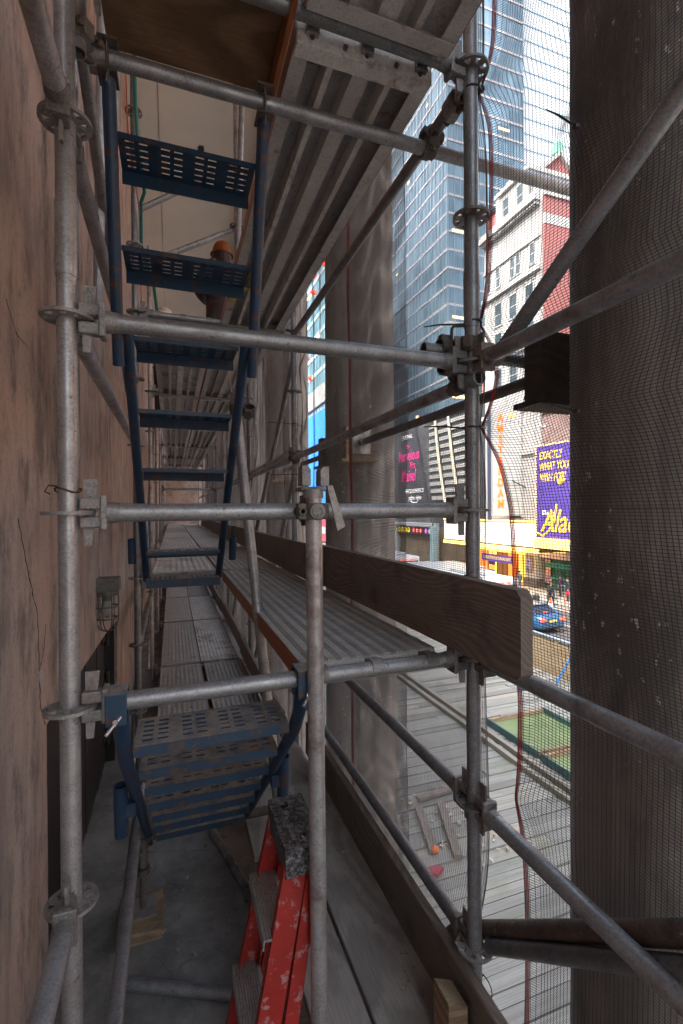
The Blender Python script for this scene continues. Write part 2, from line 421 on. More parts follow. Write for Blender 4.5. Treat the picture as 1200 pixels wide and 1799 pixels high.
part('frame', fr, M['door'], dr)

M['lampiron'] = pm('grey_lamp_iron', (.11, .105, .10), (.19, .18, .17), 25, .7, .2, bs=.3)
lm = thing('wall_lamp', 'rusty caged bulkhead lamp fixed to the plaster wall above the door', 'lamp', (-.45, 3.36, -.65))
b1 = MB(); b1.prism([(-.07, 0), (.07, 0), (.06, .085), (-.06, .085)], (-.45, 3.36, -.56), (0,1,0), (0,0,1), (.13, 0, 0)); b1.tube((-.395, 3.36, -.575), (-.395, 3.36, -.555), .068, 20)
part('base', b1, M['lampiron'], lm, .006)
b2 = MB()
for z, r in ((-.585, .066), (-.66, .068), (-.735, .066)): b2.ring((-.395, 3.36, z-.005), (-.395, 3.36, z+.005), r-.007, r+.002, 20)
for k in range(6):
    a = math.pi*k/3; ca, sa = math.cos(a), math.sin(a)
    b2.pipe([(-.395+ca*r, 3.36+sa*r, z) for r, z in ((.066, -.57), (.066, -.74), (.058, -.78), (.036, -.81), (0, -.822))], .0042, 6)
part('cage', b2, M['lampiron'], lm)
b3 = MB(); b3.tube((-.395, 3.36, -.575), (-.395, 3.36, -.625), .027, 14); part('socket', b3, M['lampiron'], lm)
b4 = MB(); b4.pipe([(-.395, 3.36, z) for z in (-.62, -.64, -.67, -.70, -.725, -.735)], [.016, .024, .036, .039, .026, .004], 16); part('bulb', b4, M['bulb'], lm)

for o_ in [lm]: o_.location.z += .055

# ------------------------------------------------------------------ scaffold parts
def rosette(mb, x, y, z):
    mb.ring((x, y, z-.0045), (x, y, z+.0045), .053, .062, 28); mb.ring((x, y, z-.0045), (x, y, z+.0045), TR-.001, .034, 24)
    for k in range(8):
        a = math.pi*k/4+.39; c, s = math.cos(a), math.sin(a); wd = .016
        mb.box((x+c*.0435, y+s*.0435, z), (.021, wd, .0088), Euler((0, 0, a)))
def standard(x, y, z0, z1, label, zs, mat=None, joints=(), group='upright posts of the scaffold', foot=False):
    t = thing('scaffold_post', label, 'scaffold post', (x, y, z0), group)
    mb = MB(); mb.tube((x, y, z0), (x, y, z1), TR, 28)
    for j in joints: mb.tube((x, y, j), (x, y, j+.19), TR+.0022, 28)
    part('tube', mb, mat or M['steel'], t)
    for z in zs:
        r = MB(); rosette(r, x, y, z); part('rosette', r, M['head'], t)
    return t
ZS = [round(-1.5+.5*k-.003, 3) for k in range(11)]
standard(XL, Y0, FLOOR, 3.4, 'near left galvanised post with five ring discs, standing close to the plaster wall', ZS, joints=(.60,))
standard(XR, Y0, FLOOR-.02, 3.4, 'near right galvanised post where the rails meet in front of the netting', ZS, M['steel_rail'], joints=(.62,))
pa = standard(XL, Y0+BAY, FLOOR, 3.3, 'wall side post just left of the blue stair with ring discs', ZS[:-1])
pb = standard(XR, Y0+BAY, FLOOR, 3.3, 'street side post seen left of the plywood pad column', ZS[:-1], M['steel_rail'])
standard(XL, Y0-BAY, FLOOR, 3.3, 'wall side post behind the viewpoint', ZS[:-1])
standard(XR, Y0-BAY, FLOOR, 3.3, 'street side post behind the viewpoint', ZS[:-1])
for k in range(2, 8):
    e = '' if k < 7 else ', by the end wall'
    dup(pa, (XL, Y0+BAY*k, FLOOR), 'wall side post, %s beyond the blue stair%s' % (ORD[k-1], e), 'upright posts of the scaffold')
    dup(pb, (XR, Y0+BAY*k, FLOOR), 'street side post, %s beyond the central hanging tube%s' % (ORD[k-1], e), 'upright posts of the scaffold')

def ledger(p, q, label, heads=(True, True), mat=None, cat='scaffold rail', group='horizontal rails of the scaffold', hz=0):
    p, q = Vector(p), Vector(q); d = (q-p).normalized(); t = thing('scaffold_rail', label, cat, p, group)
    a = p+d*(.105 if heads[0] else 0); b_ = q-d*(.105 if heads[1] else 0)
    mb = MB(); mb.tube(a, b_, TR, 24); part('tube', mb, mat or M['steel'], t)
    for on, o, s in ((heads[0], p, d), (heads[1], q, -d)):
        if not on: continue
        side = s.cross(Vector((0, 0, 1))).normalized()
        h = MB(); rot = Matrix((s, side, s.cross(side))).transposed()
        for dz in (.024, -.024): h.box(o+s*.058+Vector((0,0,dz)), (.062, .034, .030), rot)      # jaws above and below the ring
        h.box(o+s*.083, (.016, .052, .090), rot)                                               # mouth plate
        h.tube(o+s*.09, o+s*.122, .029, 20, TR+.001)                                          # weld collar
        ho = part('wedge_head', h, M['head'], t, .004)
        wd = MB(); wd.prism([(-.016, -.085), (.002, -.085), (.017, .088), (-.017, .088)], o+s*.052-side*.0035, s, (0,0,1), side*.007)
        part('wedge', wd, M['head'], ho, .0015)
    return t
def tr(z, y, lab, **k): return ledger((XL, y, z-.003), (XR, y, z-.003), lab, **k)
tr(1.5, Y0, 'crosswise rail under the top decks, end hooks hanging over it', mat=M['steel'])
tr(.5, Y0, 'crosswise rail above eye level passing in front of the blue stair')
tr(0, Y0, 'level crosswise rail at eye height with a tube clamped upright to it')
tr(-.5, Y0, 'crosswise rail carrying the blue stair hooks and the near deck end')
for k in range(1, 8):
    y = Y0+BAY*k
    e = ['under the far edge of the top deck', 'under the top decks, second bay away', 'under the top decks, third bay away', 'under the top decks, fourth bay away', 'under the top decks, fifth bay away', 'under the top decks, sixth bay away', 'beside the end wall, top level'][k-1]
    tr(1.5, y, 'crosswise rail ' + e)
    tr(-.5, y, 'crosswise rail under the middle walkway, %s bay away' % ORD[k-1])
    tr(-2.0, y, 'crosswise rail under the lower walkway, %s bay away' % ORD[k-1])
tr(.5, Y0+BAY*4, 'thin far crosswise guard rail in front of the brown end wall')
tr(.5, Y0-BAY, 'crosswise rail behind the viewpoint'); tr(1.5, Y0-BAY, 'crosswise deck rail behind the viewpoint')
B = M['steel_rail']
def lon(x, z, k, lab, **kw): return ledger((x, Y0+BAY*k, z-.003), (x, Y0+BAY*(k+1), z-.003), lab, **kw)
lon(XR, .5, -1, 'thick rail climbing to the right edge in front of the dark column', mat=B)
lon(XR, -.5, -1, 'rail running to the right edge just below the near toe board end', mat=B)
lon(XR, -1.0, -1, 'lowest long rail running down to the bottom right corner', mat=B)
lon(XR, -1.0, 0, 'upper of two sloping looking guard rails beside the lower toe board', mat=B)
lon(XR, -1.5, 0, 'lower of two sloping looking guard rails beside the lower toe board', mat=B)
lon(XL, 1.0, -1, 'thick rail at the top left corner running toward the viewer'); lon(XL, -1.0, -1, 'bluish rail at the bottom left corner running toward the viewer', mat=B)
lon(XL, 1.0, 0, 'wall side rail leaving the upper ring disc of the near left post'); lon(XL, .5, 0, 'wall side rail leaving the second ring disc of the near left post')
for k in range(1, 7):
    lon(XR, .5, k, 'street side guard rail above the middle walkway, %s bay away' % ORD[k]); lon(XR, 0, k, 'street side middle rail above the middle walkway, %s bay away' % ORD[k])
    lon(XR, -1.0, k, 'street side guard rail above the lower walkway, %s bay away' % ORD[k]); lon(XL, 0, k, 'wall side rail at eye level, %s bay away' % ORD[k])
    lon(XL, -1.0, k, 'wall side rail above the lower walkway, %s bay away' % ORD[k])
def loose(p, q, lab, mat=None, name='scaffold_tube', cat='scaffold tube', r=TR, group='loose scaffold tubes'):
    mb = MB(); p, q = Vector(p), Vector(q); mb.hollow(p, q, r, .004, 24); 
    return solo(name, mb, mat or M['steel'], lab, cat, p, group)
def coupler(c, d1, d2, off, lab, mat=None):
    # two hinged bands back to back: one round tube 1, one round tube 2
    t = thing('tube_coupler', lab, 'coupler', c, 'clamps joining the scaffold tubes')
    c, d1, d2, off = Vector(c), Vector(d1).normalized(), Vector(d2).normalized(), Vector(off)
    for cc, dd, sg in ((c, d1, 1), (c+off, d2, -1)):
        mb = MB(); mb.ring(cc-dd*.024, cc+dd*.024, TR+.0005, TR+.008, 22)
        o = off.normalized(); sd = dd.cross(o).normalized()
        mb.box(cc+sd*(TR+.012), (.024, .046, .034), Matrix((sd, dd, sd.cross(dd))).transposed()); mb.box(cc-sd*(TR+.010), (.018, .040, .026), Matrix((sd, dd, sd.cross(dd))).transposed())
        ba = cc+sd*(TR+.016)-o*sg*.034; bb = cc+sd*(TR+.016)+o*sg*.052
        bn = part('band', mb, mat or M['steel_dark'], t, .002)
        bo = MB(); bo.tube(ba, bb, .0065, 8); bo.tube(bb-o*sg*.022, bb-o*sg*.006, .0125, 6); bo.tube(ba, ba+o*sg*.01, .012, 6)
        part('bolt', bo, M['steel_dark'], bn)
    mb = MB(); mb.tube(c+off*.38, c+off*.62, .020, 16); part('pivot', mb, mat or M['steel_dark'], t)
    return t

# clamped tubes
loose((-.33, 1.62, 1.395), (1.95, 1.62, 1.395), 'long crosswise tube at the top holding the blue stair, running out through the netting')
coupler((-.205, 1.62, 1.395), (1,0,0), (0,0,1), (-.045, -.052, 0), 'clamp at the top left joining the stair tube to the post by the wall', M['head'])
loose((-.25, 1.565, 1.34), (-.25, 1.565, 3.2), 'short upright tube behind the near left post at the top')
loose((XR-.012, Y0+.06, 1.448), (XR-.012, Y0+BAY+.1, 1.448), 'long rail under the right edge of the top deck, toward the far post', M['steel'])
coupler((.945, 1.62, 1.395), (1,0,0), (0,1,0), (.012, 0, .052), 'rusty clamp where the top tube crosses the long rail by the netting')
coupler((XR-.012, 1.47, 1.448), (0,1,0), (0,0,1), (.012, -.07, 0), 'clamp holding the long rail to the near right post, high up', M['head'])
loose((XR-.012, Y0-.06, .435), (XR-.012, Y0+BAY*3, .435), 'long street side tube rising from the far bays to the near right post', M['steel_rail'])
coupler((XR-.012, 1.44, .435), (0,1,0), (1,0,0), (-.045, 0, .066), 'dark swivel clamp hanging below the rail junction at the near right post')
coupler((XR-.075, 1.43, .56), (1,0,0), (0,0,1), (.06, -.05, 0), 'dark open jawed clamp standing on the rail beside the near right post')
for k in (1, 2, 3): coupler((XR-.012, Y0+BAY*k-.05, .435), (0,1,0), (0,0,1), (.012, .05, 0), 'dark clamp on the long street side tube at the %s post beyond' % ORD[k-1])
loose((XR-.16, 1.43, .547), (1.42, 1.43, .547), 'short crosswise tube poking out through the netting toward the dark column')
loose((1.30, 1.345, .49), (1.30, 3.20, .49), 'strut tube outside the netting braced between two columns', M['steel_dark'])
coupler((1.30, 1.43, .547), (1,0,0), (0,1,0), (0, .0, -.057), 'dark clamp outside the netting joining the strut to the short tube')
loose((1.30, 4.0-.13, .49), (1.30, 5.72, .49), 'second strut tube outside the netting beyond the plywood pad column', M['steel_dark'])
def pad(y, s, lab, dark=False):
    t = thing('strut_pad', lab, 'strut pad', (1.30, y, .37), 'pads between struts and columns')
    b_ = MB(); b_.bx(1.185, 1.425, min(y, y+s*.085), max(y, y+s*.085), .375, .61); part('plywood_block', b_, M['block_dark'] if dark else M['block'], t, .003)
    b2_ = MB(); yy = y+s*.085
    b2_.bx(1.235, 1.375, min(yy, yy+s*.008), max(yy, yy+s*.008), .41, .57)
    b2_.tube((1.30, yy, .49), (1.30, yy+s*.12, .49), .017, 14)
    part('base_plate', b2_, M['alu'], t)
    b3_ = MB(); b3_.ring((1.30, yy+s*.06, .49), (1.30, yy+s*.09, .49), .014, .034, 16); b3_.bar((1.26, yy+s*.075, .41), (1.345, yy+s*.075, .585), .02, .014, (0,1,0))
    part('jack_nut', b3_, M['alu'], t)
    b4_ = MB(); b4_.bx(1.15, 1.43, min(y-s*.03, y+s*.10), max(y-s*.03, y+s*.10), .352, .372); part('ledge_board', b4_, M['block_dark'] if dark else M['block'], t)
pad(3.30, -1, 'plywood pad with a steel foot pressed against the lit column'); pad(1.29, 1, 'dark wooden pad pressed against the near column at the right', True)
pad(5.82, -1, 'plywood pad on the narrow looking column farther along'); pad(3.82, 1, 'strut pad on the hidden back of the plywood pad column')
# green steel cheek of the near pad
mb = MB(); mb.bx(1.30, 1.43, 1.385, 1.40, .42, .64); solo('steel_cheek', mb, pm('green_grey_steel', (.10, .14, .135), (.06, .085, .085), 12, .5, .3), 'green grey steel plate on the dark wooden pad at the near column', 'plate', (1.36, 1.39, .42), bev=.006)

# diagonals
def brace(p, q, lab, mat=None): return loose(p, q, lab, mat, 'diagonal_brace', 'brace', group='diagonal braces of the scaffold')
brace((1.03, 1.34, .50), (1.03, -1.05, 1.98), 'diagonal brace rising to the top right corner in front of the dark column', M['steel_rail'])
brace((-.30, 1.46, 1.92), (-.30, 3.88, .90), 'wall side diagonal brace slanting down behind the blue stair top')
brace((-.30, 6.38, -.5), (-.30, 8.88, 1.45), 'wall side diagonal brace in the second bay away'); brace((-.30, 3.95, -2.0), (-.30, 6.30, .0), 'wall side diagonal brace above the lower walkway, first bay away')
brace((-.30, 6.45, -2.0), (-.30, 8.80, .0), 'wall side diagonal brace above the lower walkway, second bay away')
brace((1.03, 6.38, -2.0), (1.03, 3.95, .48), 'street side diagonal brace leaning behind the far steel post'); brace((1.03, 6.38, -.4), (1.03, 4.0, 1.45), 'steep street side brace left of the far steel post')
brace((1.03, 8.88, -2.0), (1.03, 6.45, .48), 'street side diagonal brace one bay beyond the far steel post')

# upper guard frames above the opening in the top deck
loose((.53, 4.2, 1.5), (.60, 4.0, 4.3), 'leaning guard tube above the top deck, right of the stair opening')
pg = standard(.555, 4.25, 1.5, 3.75, 'short guard post standing on the top deck beside the person', [2.5, 3.05], group='guard posts on the top deck')
loose((-.26, 4.28, 2.03), (.53, 4.28, 2.485), 'slanting tube across the wall, lower of two above the top deck'); loose((-.26, 4.28, 2.49), (.535, 4.28, 3.06), 'slanting tube across the wall, upper of two above the top deck')
loose((-.33, 2.55, .9), (-.285, 2.55, 3.2), 'upright tube by the wall behind the blue stair, left of the hose', M['steel']); loose((-.33, 3.1, 1.3), (-.27, 3.1, 3.9), 'second upright tube by the wall near the teal hose')
loose((-.36, 2.1, .2), (-.36, 2.1, 3.4), 'third upright tube by the wall half hidden behind the blue stair rail')
mb = MB(); mb.pipe([(-.222, 3.55, 4.1), (-.225, 3.55, 3.4), (-.22, 3.56, 2.9), (-.205, 3.6, 2.55), (-.17, 3.7, 2.30), (-.20, 3.8, 2.28), (-.205, 3.9, 2.0), (-.13, 4.1, 1.85), (-.09, 4.3, 1.55)], .013, 10)
solo('hose', mb, M['hose'], 'teal rubber hose hanging down along the wall above the top deck', 'hose', (-.22, 3.55, 1.55))
mb = MB(); mb.pipe([(-.25, 3.3, 4.0), (-.262, 3.3, 3.0), (-.255, 3.4, 2.5), (-.20, 3.9, 2.15), (-.22, 4.0, 1.9), (-.21, 4.0, 1.55)], .005, 6)
solo('cable', mb, M['cable'], 'thin orange cable hanging beside the teal hose', 'cable', (-.25, 3.3, 1.55))

# central hanging tube
ct = thing('hanging_tube', 'upright tube in the middle clamped to the eye level rail, forked head on top', 'scaffold tube', (.39, 1.322, FLOOR))
mb = MB(); mb.tube((.398, 1.322, FLOOR), (.386, 1.322, .045), TR, 28); part('tube', mb, M['steel'], ct)
mb = MB(); mb.tube((.386, 1.322, .035), (.386, 1.322, .06), .029, 20)
mb.bx(.365, .447, 1.386, 1.465, .058, .072)
for sx in (-1, 1): mb.prism([(-.0125, 0), (.0125, 0), (.0125, .045), (.004, .055), (-.0125, .055)] if sx < 0 else [(-.0125, 0), (.0125, 0), (.0125, .055), (-.004, .055), (-.0125, .045)], (.386+sx*.027, 1.295, .070), (1,0,0), (0,0,1), (0, .05, 0))
hd = part('forked_head', mb, M['head'], ct, .003)
mb = MB(); mb.prism([(0, 0), (.016, .004), (.054, -.115), (.030, -.128)], (.417, 1.286, .068), (1,0,0), (0,0,1), (0, .007, 0)); part('wedge', mb, M['head'], hd, .001)
bc = coupler((.386, 1.322, -.003), (0,0,1), (1,0,0), (0, .056, 0), 'rusty clamp with a round boss fixing the upright tube to the eye level rail')
mb = MB(); mb.tube((.388, 1.296, -.003), (.388, 1.284, -.003), .025, 20, .022); mb.ring((.388, 1.285, -.003), (.388, 1.281, -.003), .012, .017, 18); part('boss', mb, M['head'], bc, .002)
lt = thing('leaning_tube', 'leaning steel tube with a cast claw end, clamped to the blue stair rail', 'scaffold tube', (.47, 2.0, -1.75))
mb = MB(); mb.tube((.47, 2.0, -1.75), (.302, 2.42, .55), TR, 24); part('tube', mb, M['steel'], lt)
mb = MB(); mb.tube((.302, 2.42, .54), (.299, 2.43, .59), .027, 16, .022)
for dx in (-.018, .018): mb.box((.298+dx, 2.435, .615), (.010, .03, .075), Euler((0, dx*8, 0)))
part('claw_end', mb, M['head'], lt, .003)
coupler((.305, 2.41, .50), (-.168, .42, 2.3), (0, .7, -.75), (.06, -.02, 0), 'dark clamp tying the leaning tube to the right blue stair rail')

# wall side low tubes, short leg under the stair foot
loose((-.17, -1.0, -1.50), (-.17, 2.80, -1.50), 'bluish tube running low along the wall toward the bottom left', M['steel_rail'])
sl = thing('stair_leg', 'short leg with a screw jack standing on a wood block under the stair foot', 'scaffold post', (-.155, 2.64, FLOOR))
mb = MB(); mb.tube((-.155, 2.64, -1.82), (-.155, 2.64, -1.52), TR, 20); part('tube', mb, M['steel_dark'], sl)
mb = MB(); mb.tube((-.155, 2.64, -2.03), (-.155, 2.64, -1.80), .016, 14); mb.ring((-.155, 2.64, -1.86), (-.155, 2.64, -1.83), .014, .034, 14); part('jack_screw', mb, M['steel_dark'], sl)
mb = MB(); mb.bx(-.225, -.085, 2.57, 2.71, -2.045, -2.036); part('foot_plate', mb, M['head'], sl)
mb = MB(); mb.bx(-.27, -.06, 2.49, 2.75, FLOOR, -2.046); solo('sill_block', mb, M['block'], 'sawn wood block on the floor under the stair leg', 'wood block', (-.165, 2.62, FLOOR), bev=.003)
loose((-.22, 2.66, -1.69), (.55, 2.66, -1.69), 'rusty crosswise tube carrying the foot of the lower blue stair', M['steel_rusty'])
coupler((-.155, 2.66, -1.69), (1,0,0), (0,0,1), (0, -.03, .0), 'rusty clamp joining the stair foot tube to its short leg')
loose((.225, 3.20, -2.074), (.46, 2.28, -2.074), 'loose tube lying on the concrete floor beneath the stair foot', M['steel_rail'])
loose((-.23, 2.29, -2.074), (.33, 2.02, -2.074), 'loose tube lying across the concrete floor behind the red ladder', M['steel_rail'])

# ------------------------------------------------------------------ decks
DW, DL = .475, 2.40
def make_deck():
    t = thing('deck_plank', '', 'deck plank', (0, 0, 0), 'steel deck planks of the walkways')
    # ribbed top sheet: profile across, extruded along
    pr = []; x = 0; per = .0475
    for i in range(10):
        for dx, dz in ((0, 0), (.024, 0), (.0245, -.006), (.0275, -.006), (.028, 0), (.032, 0), (.0325, -.006), (.0355, -.006), (.036, 0), (.040, 0), (.0405, -.006), (.0435, -.006), (.044, 0)):
            pr.append((x+dx, dz))
        x += per
    pr.append((DW, 0)); bt = [(DW, -.009), (0, -.009)]
    mb = MB(); mb.prism(pr+bt, (0, 0, 0), (1,0,0), (0,0,1), (0, DL, 0)); part('ribbed_sheet', mb, M['deck'], t)
    for sx in (0, 1):
        mb = MB(); xx = 0 if sx == 0 else DW; d = 1 if sx == 0 else -1
        mb.prism([(0, -.002), (d*.003, -.002), (d*.003, -.066), (d*.052, -.066), (d*.052, -.069), (0, -.069)], (xx, .0, 0), (1,0,0), (0,0,1), (0, DL, 0))
        part('side_channel', mb, M['deck_under'], t)
        mb = MB(); mb.prism([(0, -.004), (0, -.068), (-d*.003, -.068), (-d*.003, -.004)], (xx, .004, 0), (1,0,0), (0,0,1), (0, DL-.008, 0)); part('painted_edge', mb, M['orange'], t)
    for xx in (.115, .205, .325):
        wd = .07 if xx == .205 else .032
        mb = MB(); mb.prism([(0, -.009), (.004, -.009), (.008, -.060), (wd-.008, -.060), (wd-.004, -.009), (wd, -.009), (wd-.005, -.064), (.005, -.064)], (xx, 0, 0), (1,0,0), (0,0,1), (0, DL, 0)); part('stiffener', mb, M['deck_under'], t)
    for e in (0, 1):
        y = 0 if e == 0 else DL; d = -1 if e == 0 else 1
        mb = MB(); mb.bx(.004, DW-.004, y-.003, y+.003, -.072, -.0095); mb.bx(.004, DW-.004, min(y, y-d*.05), max(y, y-d*.05), -.076, -.072)
        for xx in (.05, .16, .235, .34, .43): mb.tube((xx, y, -.052), (xx, y+d*.012, -.052), .008, 8, m=1)
        part('end_plate', mb, [M['deck_under'], M['steel_rusty']], t)
        for xx in (.03, .215, .41):
            mb = MB(); n = 9; ri, ro = TR+.001, TR+.006; cy, cz = y+d*.047, -.03
            pts = [(math.cos(math.pi*(-.02+.98*k/(n-1))), math.sin(math.pi*(-.02+.98*k/(n-1)))) for k in range(n)]
            pr2 = [(d*c*ro, s*ro) for c, s in pts]+[(d*c*ri, s*ri) for c, s in reversed(pts)]
            mb.prism(pr2, (xx, cy, cz), (0,1,0), (0,0,1), (.04, 0, 0)); mb.bx(xx, xx+.04, min(y, y+d*.02), max(y, y+d*.02), -.05, -.008)
            h = part('hook', mb, M['head'], t)
    return t
deck0 = make_deck()
DX = (-.155, .372)
used = [False]
def deck(x, k, zr, lab):
    loc = (x, Y0+BAY*k+.05, zr+.027)
    if not used[0]:
        used[0] = True; deck0.location = loc; deck0['label'] = lab; OFF[deck0.name] = Vector(loc); return deck0
    return dup(deck0, loc, lab)
deck(DX[1], 0, -.5, 'near ribbed steel deck plank beside the wooden toe board, orange edge')
deck(DX[1], 0, 1.5, 'big overhead deck plank seen from below, right of the blue stair')
deck(DX[1], -1, 1.5, 'overhead deck plank at the top of the picture, nearest to the viewer')
for k in range(1, 7):
    for i, s in ((0, 'wall'), (1, 'street')):
        deck((-.145, .352)[i], k, 1.5, 'overhead deck plank seen from below, %s side, %s bay beyond the blue stair' % (s, ORD[k-1]))
        deck((-.145, .352)[i], k, -.5, 'middle walkway deck plank, %s side, %s bay beyond the blue stair' % (s, ORD[k-1]))
        deck((-.145, .343+(.03 if k == 1 else 0))[i], k, -1.98, 'lower walkway deck plank, %s side, %s bay beyond the blue stair' % (s, ORD[k-1]))
# tape scraps under the top deck
mb = MB()
for x, y, a in ((.43, 3.25, .3), (.50, 3.05, -.2)): mb.box((x, y, 1.4545), (.035, .26, .001), Euler((0, 0, a)))
solo('tape_scrap', mb, M['yellow'], 'torn yellow tape stuck under the overhead deck', 'tape', (.46, 3.1, 1.454))
mb = MB(); mb.box((.44, 1.60, 1.513), (.07, .10, .001)); solo('sticker', mb, M['sticker'], 'pale curling sticker under the overhead deck', 'sticker', (.44, 1.6, 1.513))
# plywood deck over the camera side
pw = thing('plywood_deck', 'brown plywood deck panel overhead at the top left with a rusty orange edge', 'deck plank', (-.19, -1.0, 1.535))
mb = MB(); mb.bx(-.19, .335, -1.0, 1.74, 1.535, 1.557); part('plywood_sheet', mb, M['ply'], pw)
mb = MB(); mb.bx(.336, .352, -1.0, 1.70, 1.46, 1.56); part('painted_edge', mb, M['orange'], pw)
mb = MB(); mb.bx(-.207, -.191, -1.0, 1.60, 1.50, 1.56); part('side_channel', mb, M['deck_under'], pw)

# ------------------------------------------------------------------ toe boards and planks
def board(x0, x1, y0, y1, z0, z1, mat, lab, name='toe_board', cat='toe board', group='wooden toe boards', bev=.006, chamf=False):
    mb = MB(); c = .018
    if chamf: mb.prism([(y0+c, z0), (y1, z0), (y1, z1), (y0+c, z1), (y0, z1-c), (y0, z0+c)], (x0, 0, 0), (0,1,0), (0,0,1), (x1-x0, 0, 0))
    else: mb.bx(x0, x1, y0, y1, z0, z1)
    return solo(name, mb, mat, lab, cat, ((x0+x1)/2, y0, z0), group, bev)
board(.882, .922, 1.04, 3.05, -.468, -.222, M['toe'], 'big weathered wooden toe board with clipped corners at the near deck', chamf=True, bev=.003)
board(.842, .880, 2.78, 5.1, -.468, -.225, M['toe'], 'second wooden toe board overlapping behind the near one')
board(.882, .920, 4.95, 7.6, -.468, -.23, M['toe_dark'], 'third wooden toe board along the middle walkway'); board(.85, .880, 7.45, 11, -.468, -.23, M['toe_dark'], 'fourth wooden toe board along the middle walkway')
board(.882, .920, 10.9, 16, -.468, -.23, M['toe_dark'], 'farthest wooden toe board along the middle walkway')
board(.905, .943, .75, 3.35, -1.775, -1.545, M['toe_dark'], 'long dark toe board beside the floor planks at the bottom')
board(.865, .905, 4.0, 6.6, -1.95, -1.72, M['toe'], 'wooden toe board on the lower walkway, nearest one under the stair'); board(.885, .925, 6.5, 9.6, -1.95, -1.72, M['toe'], 'wooden toe board on the lower walkway, middle one')
board(.865, .905, 9.5, 16, -1.95, -1.72, M['toe_dark'], 'wooden toe board on the lower walkway, farthest one')
for x0, x1, y0, y1, lab in ((.645, .9045, .2, 2.97, 'wide grey floor plank against the dark toe board'), (.44, .632, .2, 2.40, 'grey floor plank next to the red ladder'), (.38, .62, 2.43, 3.55, 'floor plank end beyond the ladder cap')):
    board(x0, x1, y0, y1, -1.80, -1.762, M['plank'], lab, 'floor_plank', 'plank', 'wooden planks on the floor')
board(.62, .90, 2.9, 3.7, -1.845, -1.802, M['plank'], 'short grey plank crossing under the floor planks', 'floor_plank', 'plank', 'wooden planks on the floor')
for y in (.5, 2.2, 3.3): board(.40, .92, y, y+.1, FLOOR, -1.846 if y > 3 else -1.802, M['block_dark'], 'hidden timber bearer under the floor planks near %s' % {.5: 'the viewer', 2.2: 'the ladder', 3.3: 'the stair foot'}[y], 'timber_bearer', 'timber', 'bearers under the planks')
mb = MB(); mb.prism([(0, 0), (.07, 0), (.07, .16), (.0, .19)], (.815, 1.30, -1.76), (1,0,0), (0,0,1), (0, .09, 0)); solo('wood_block', mb, M['block'], 'small sawn wood block leaning on the dark toe board', 'wood block', (.85, 1.34, -1.76), bev=.003)
mb = MB()
for _ in range(90):
    x, y = random.uniform(-.3, .42), random.uniform(1.2, 3.6); s_ = random.uniform(.003, .014)
    mb.box((x, y, FLOOR+s_*.4), (s_*1.5, s_, s_*.8), Euler((0, 0, random.uniform(0, 3))))
for _ in range(120):
    x, y = random.uniform(.79, .90), random.uniform(.7, 2.9); s_ = random.uniform(.003, .010)
    mb.box((x, y, -1.761+s_*.3), (s_*1.5, s_, s_*.8), Euler((0, 0, random.uniform(0, 3))))
o = link('rubble_crumbs', mb.mesh('rubble', Vector((0,0,0))), M['plank']); tag(o, 'crumbs of mortar scattered on the floor', 'rubble', kind='stuff')
mb = MB(); mb.sphere((-.19, 1.86, FLOOR+.035), .035, 14, (1, 1.4, .8)); mb.tube((-.19, 1.80, FLOOR+.05), (-.15, 1.86, FLOOR+.06), .008)
solo('green_scrap', mb, pm('bright_green_plastic', (.02, .42, .06), rough=.4), 'bright green plastic scrap on the floor at the bottom edge', 'scrap', (-.19, 1.86, FLOOR))

# ------------------------------------------------------------------ blue stairs
def tread(t, y, z, x0, x1, depth=.17, lip=(.03, .045), fine=False):
    mb = MB(); W = x1-x0; xs = [0]; ys = [0]; slot = set()
    g = W/4
    sl_ = .028
    cols = []
    for i in range(4):
        c = g*(i+.5)
        for dx in (-.021, .021): cols.append(c+dx)
    for c in cols: xs += [c-sl_/2, c+sl_/2]
    xs.append(W)
    n = 5
    for j in range(n):
        c = depth*(.16+.68*j/(n-1)); ys += [c-.0062, c+.0062]
    ys.append(depth)
    mb.plate((x0, y, z), (1,0,0), (0,1,0), xs, ys, lambda i, j: i % 2 == 1 and j % 2 == 1, .004)
    mb.bx(x0, x1, y-.004, y, z-lip[0], z); mb.bx(x0, x1, y+depth, y+depth+.004, z-lip[1], z)
    return part('tread', mb, M['blue'], t)
def bracket_hook(t, x, y, z, dy):
    mb = MB(); mb.bx(x-.026, x+.026, y-.033, y+.033, z+TR+.002, z+TR+.010); mb.bx(x-.026, x+.026, y-.041, y-.033, z-.05, z+TR+.010); mb.bx(x-.026, x+.026, y+.033, y+.041, z-.06, z+TR+.010)
    h = part('hook', mb, M['blue'], t, .003)
    p2 = MB(); p2.tube((x-.02, y-.075, z-.055), (x+.018, y-.03, z-.022), .005, 8); p2.tube((x, y+.04, z-.03), (x, y-.06, z-.03), .006, 8); part('pin', p2, M['pin'], h)
SXL, SXR = -.175, .305
st2 = thing('blue_stair', 'lower blue perforated steel stair going down to the concrete floor, dusty treads', 'stair', (.07, Y0, -.5), 'blue steel access stairs')
for i in range(7): tread(st2, 1.435+.188*i, -.655-.163*i, -.105+.003*i, .335+.003*i, .185)
for x in (-.135, .372):
    mb = MB(); mb.pipe([(x, 1.395, -.535), (x, 1.44, -.62), (x, 1.52, -.72), (x+.008, 2.70, -1.72)], .021, 14); part('stringer', mb, M['blue_clean'], st2)
    mb = MB(); mb.hollow((x+(-.05 if x < 0 else .05), 1.93, -1.20), (x+(-.05 if x < 0 else .05), 1.90, -1.0), .024, .004, 16); mb.bar((x, 1.92, -1.1), (x+(-.04 if x < 0 else .04), 1.92, -1.1), .04, .05); part('post_socket', mb, M['blue_clean'], st2)
    bracket_hook(st2, x-.005, Y0, -.503, 1)
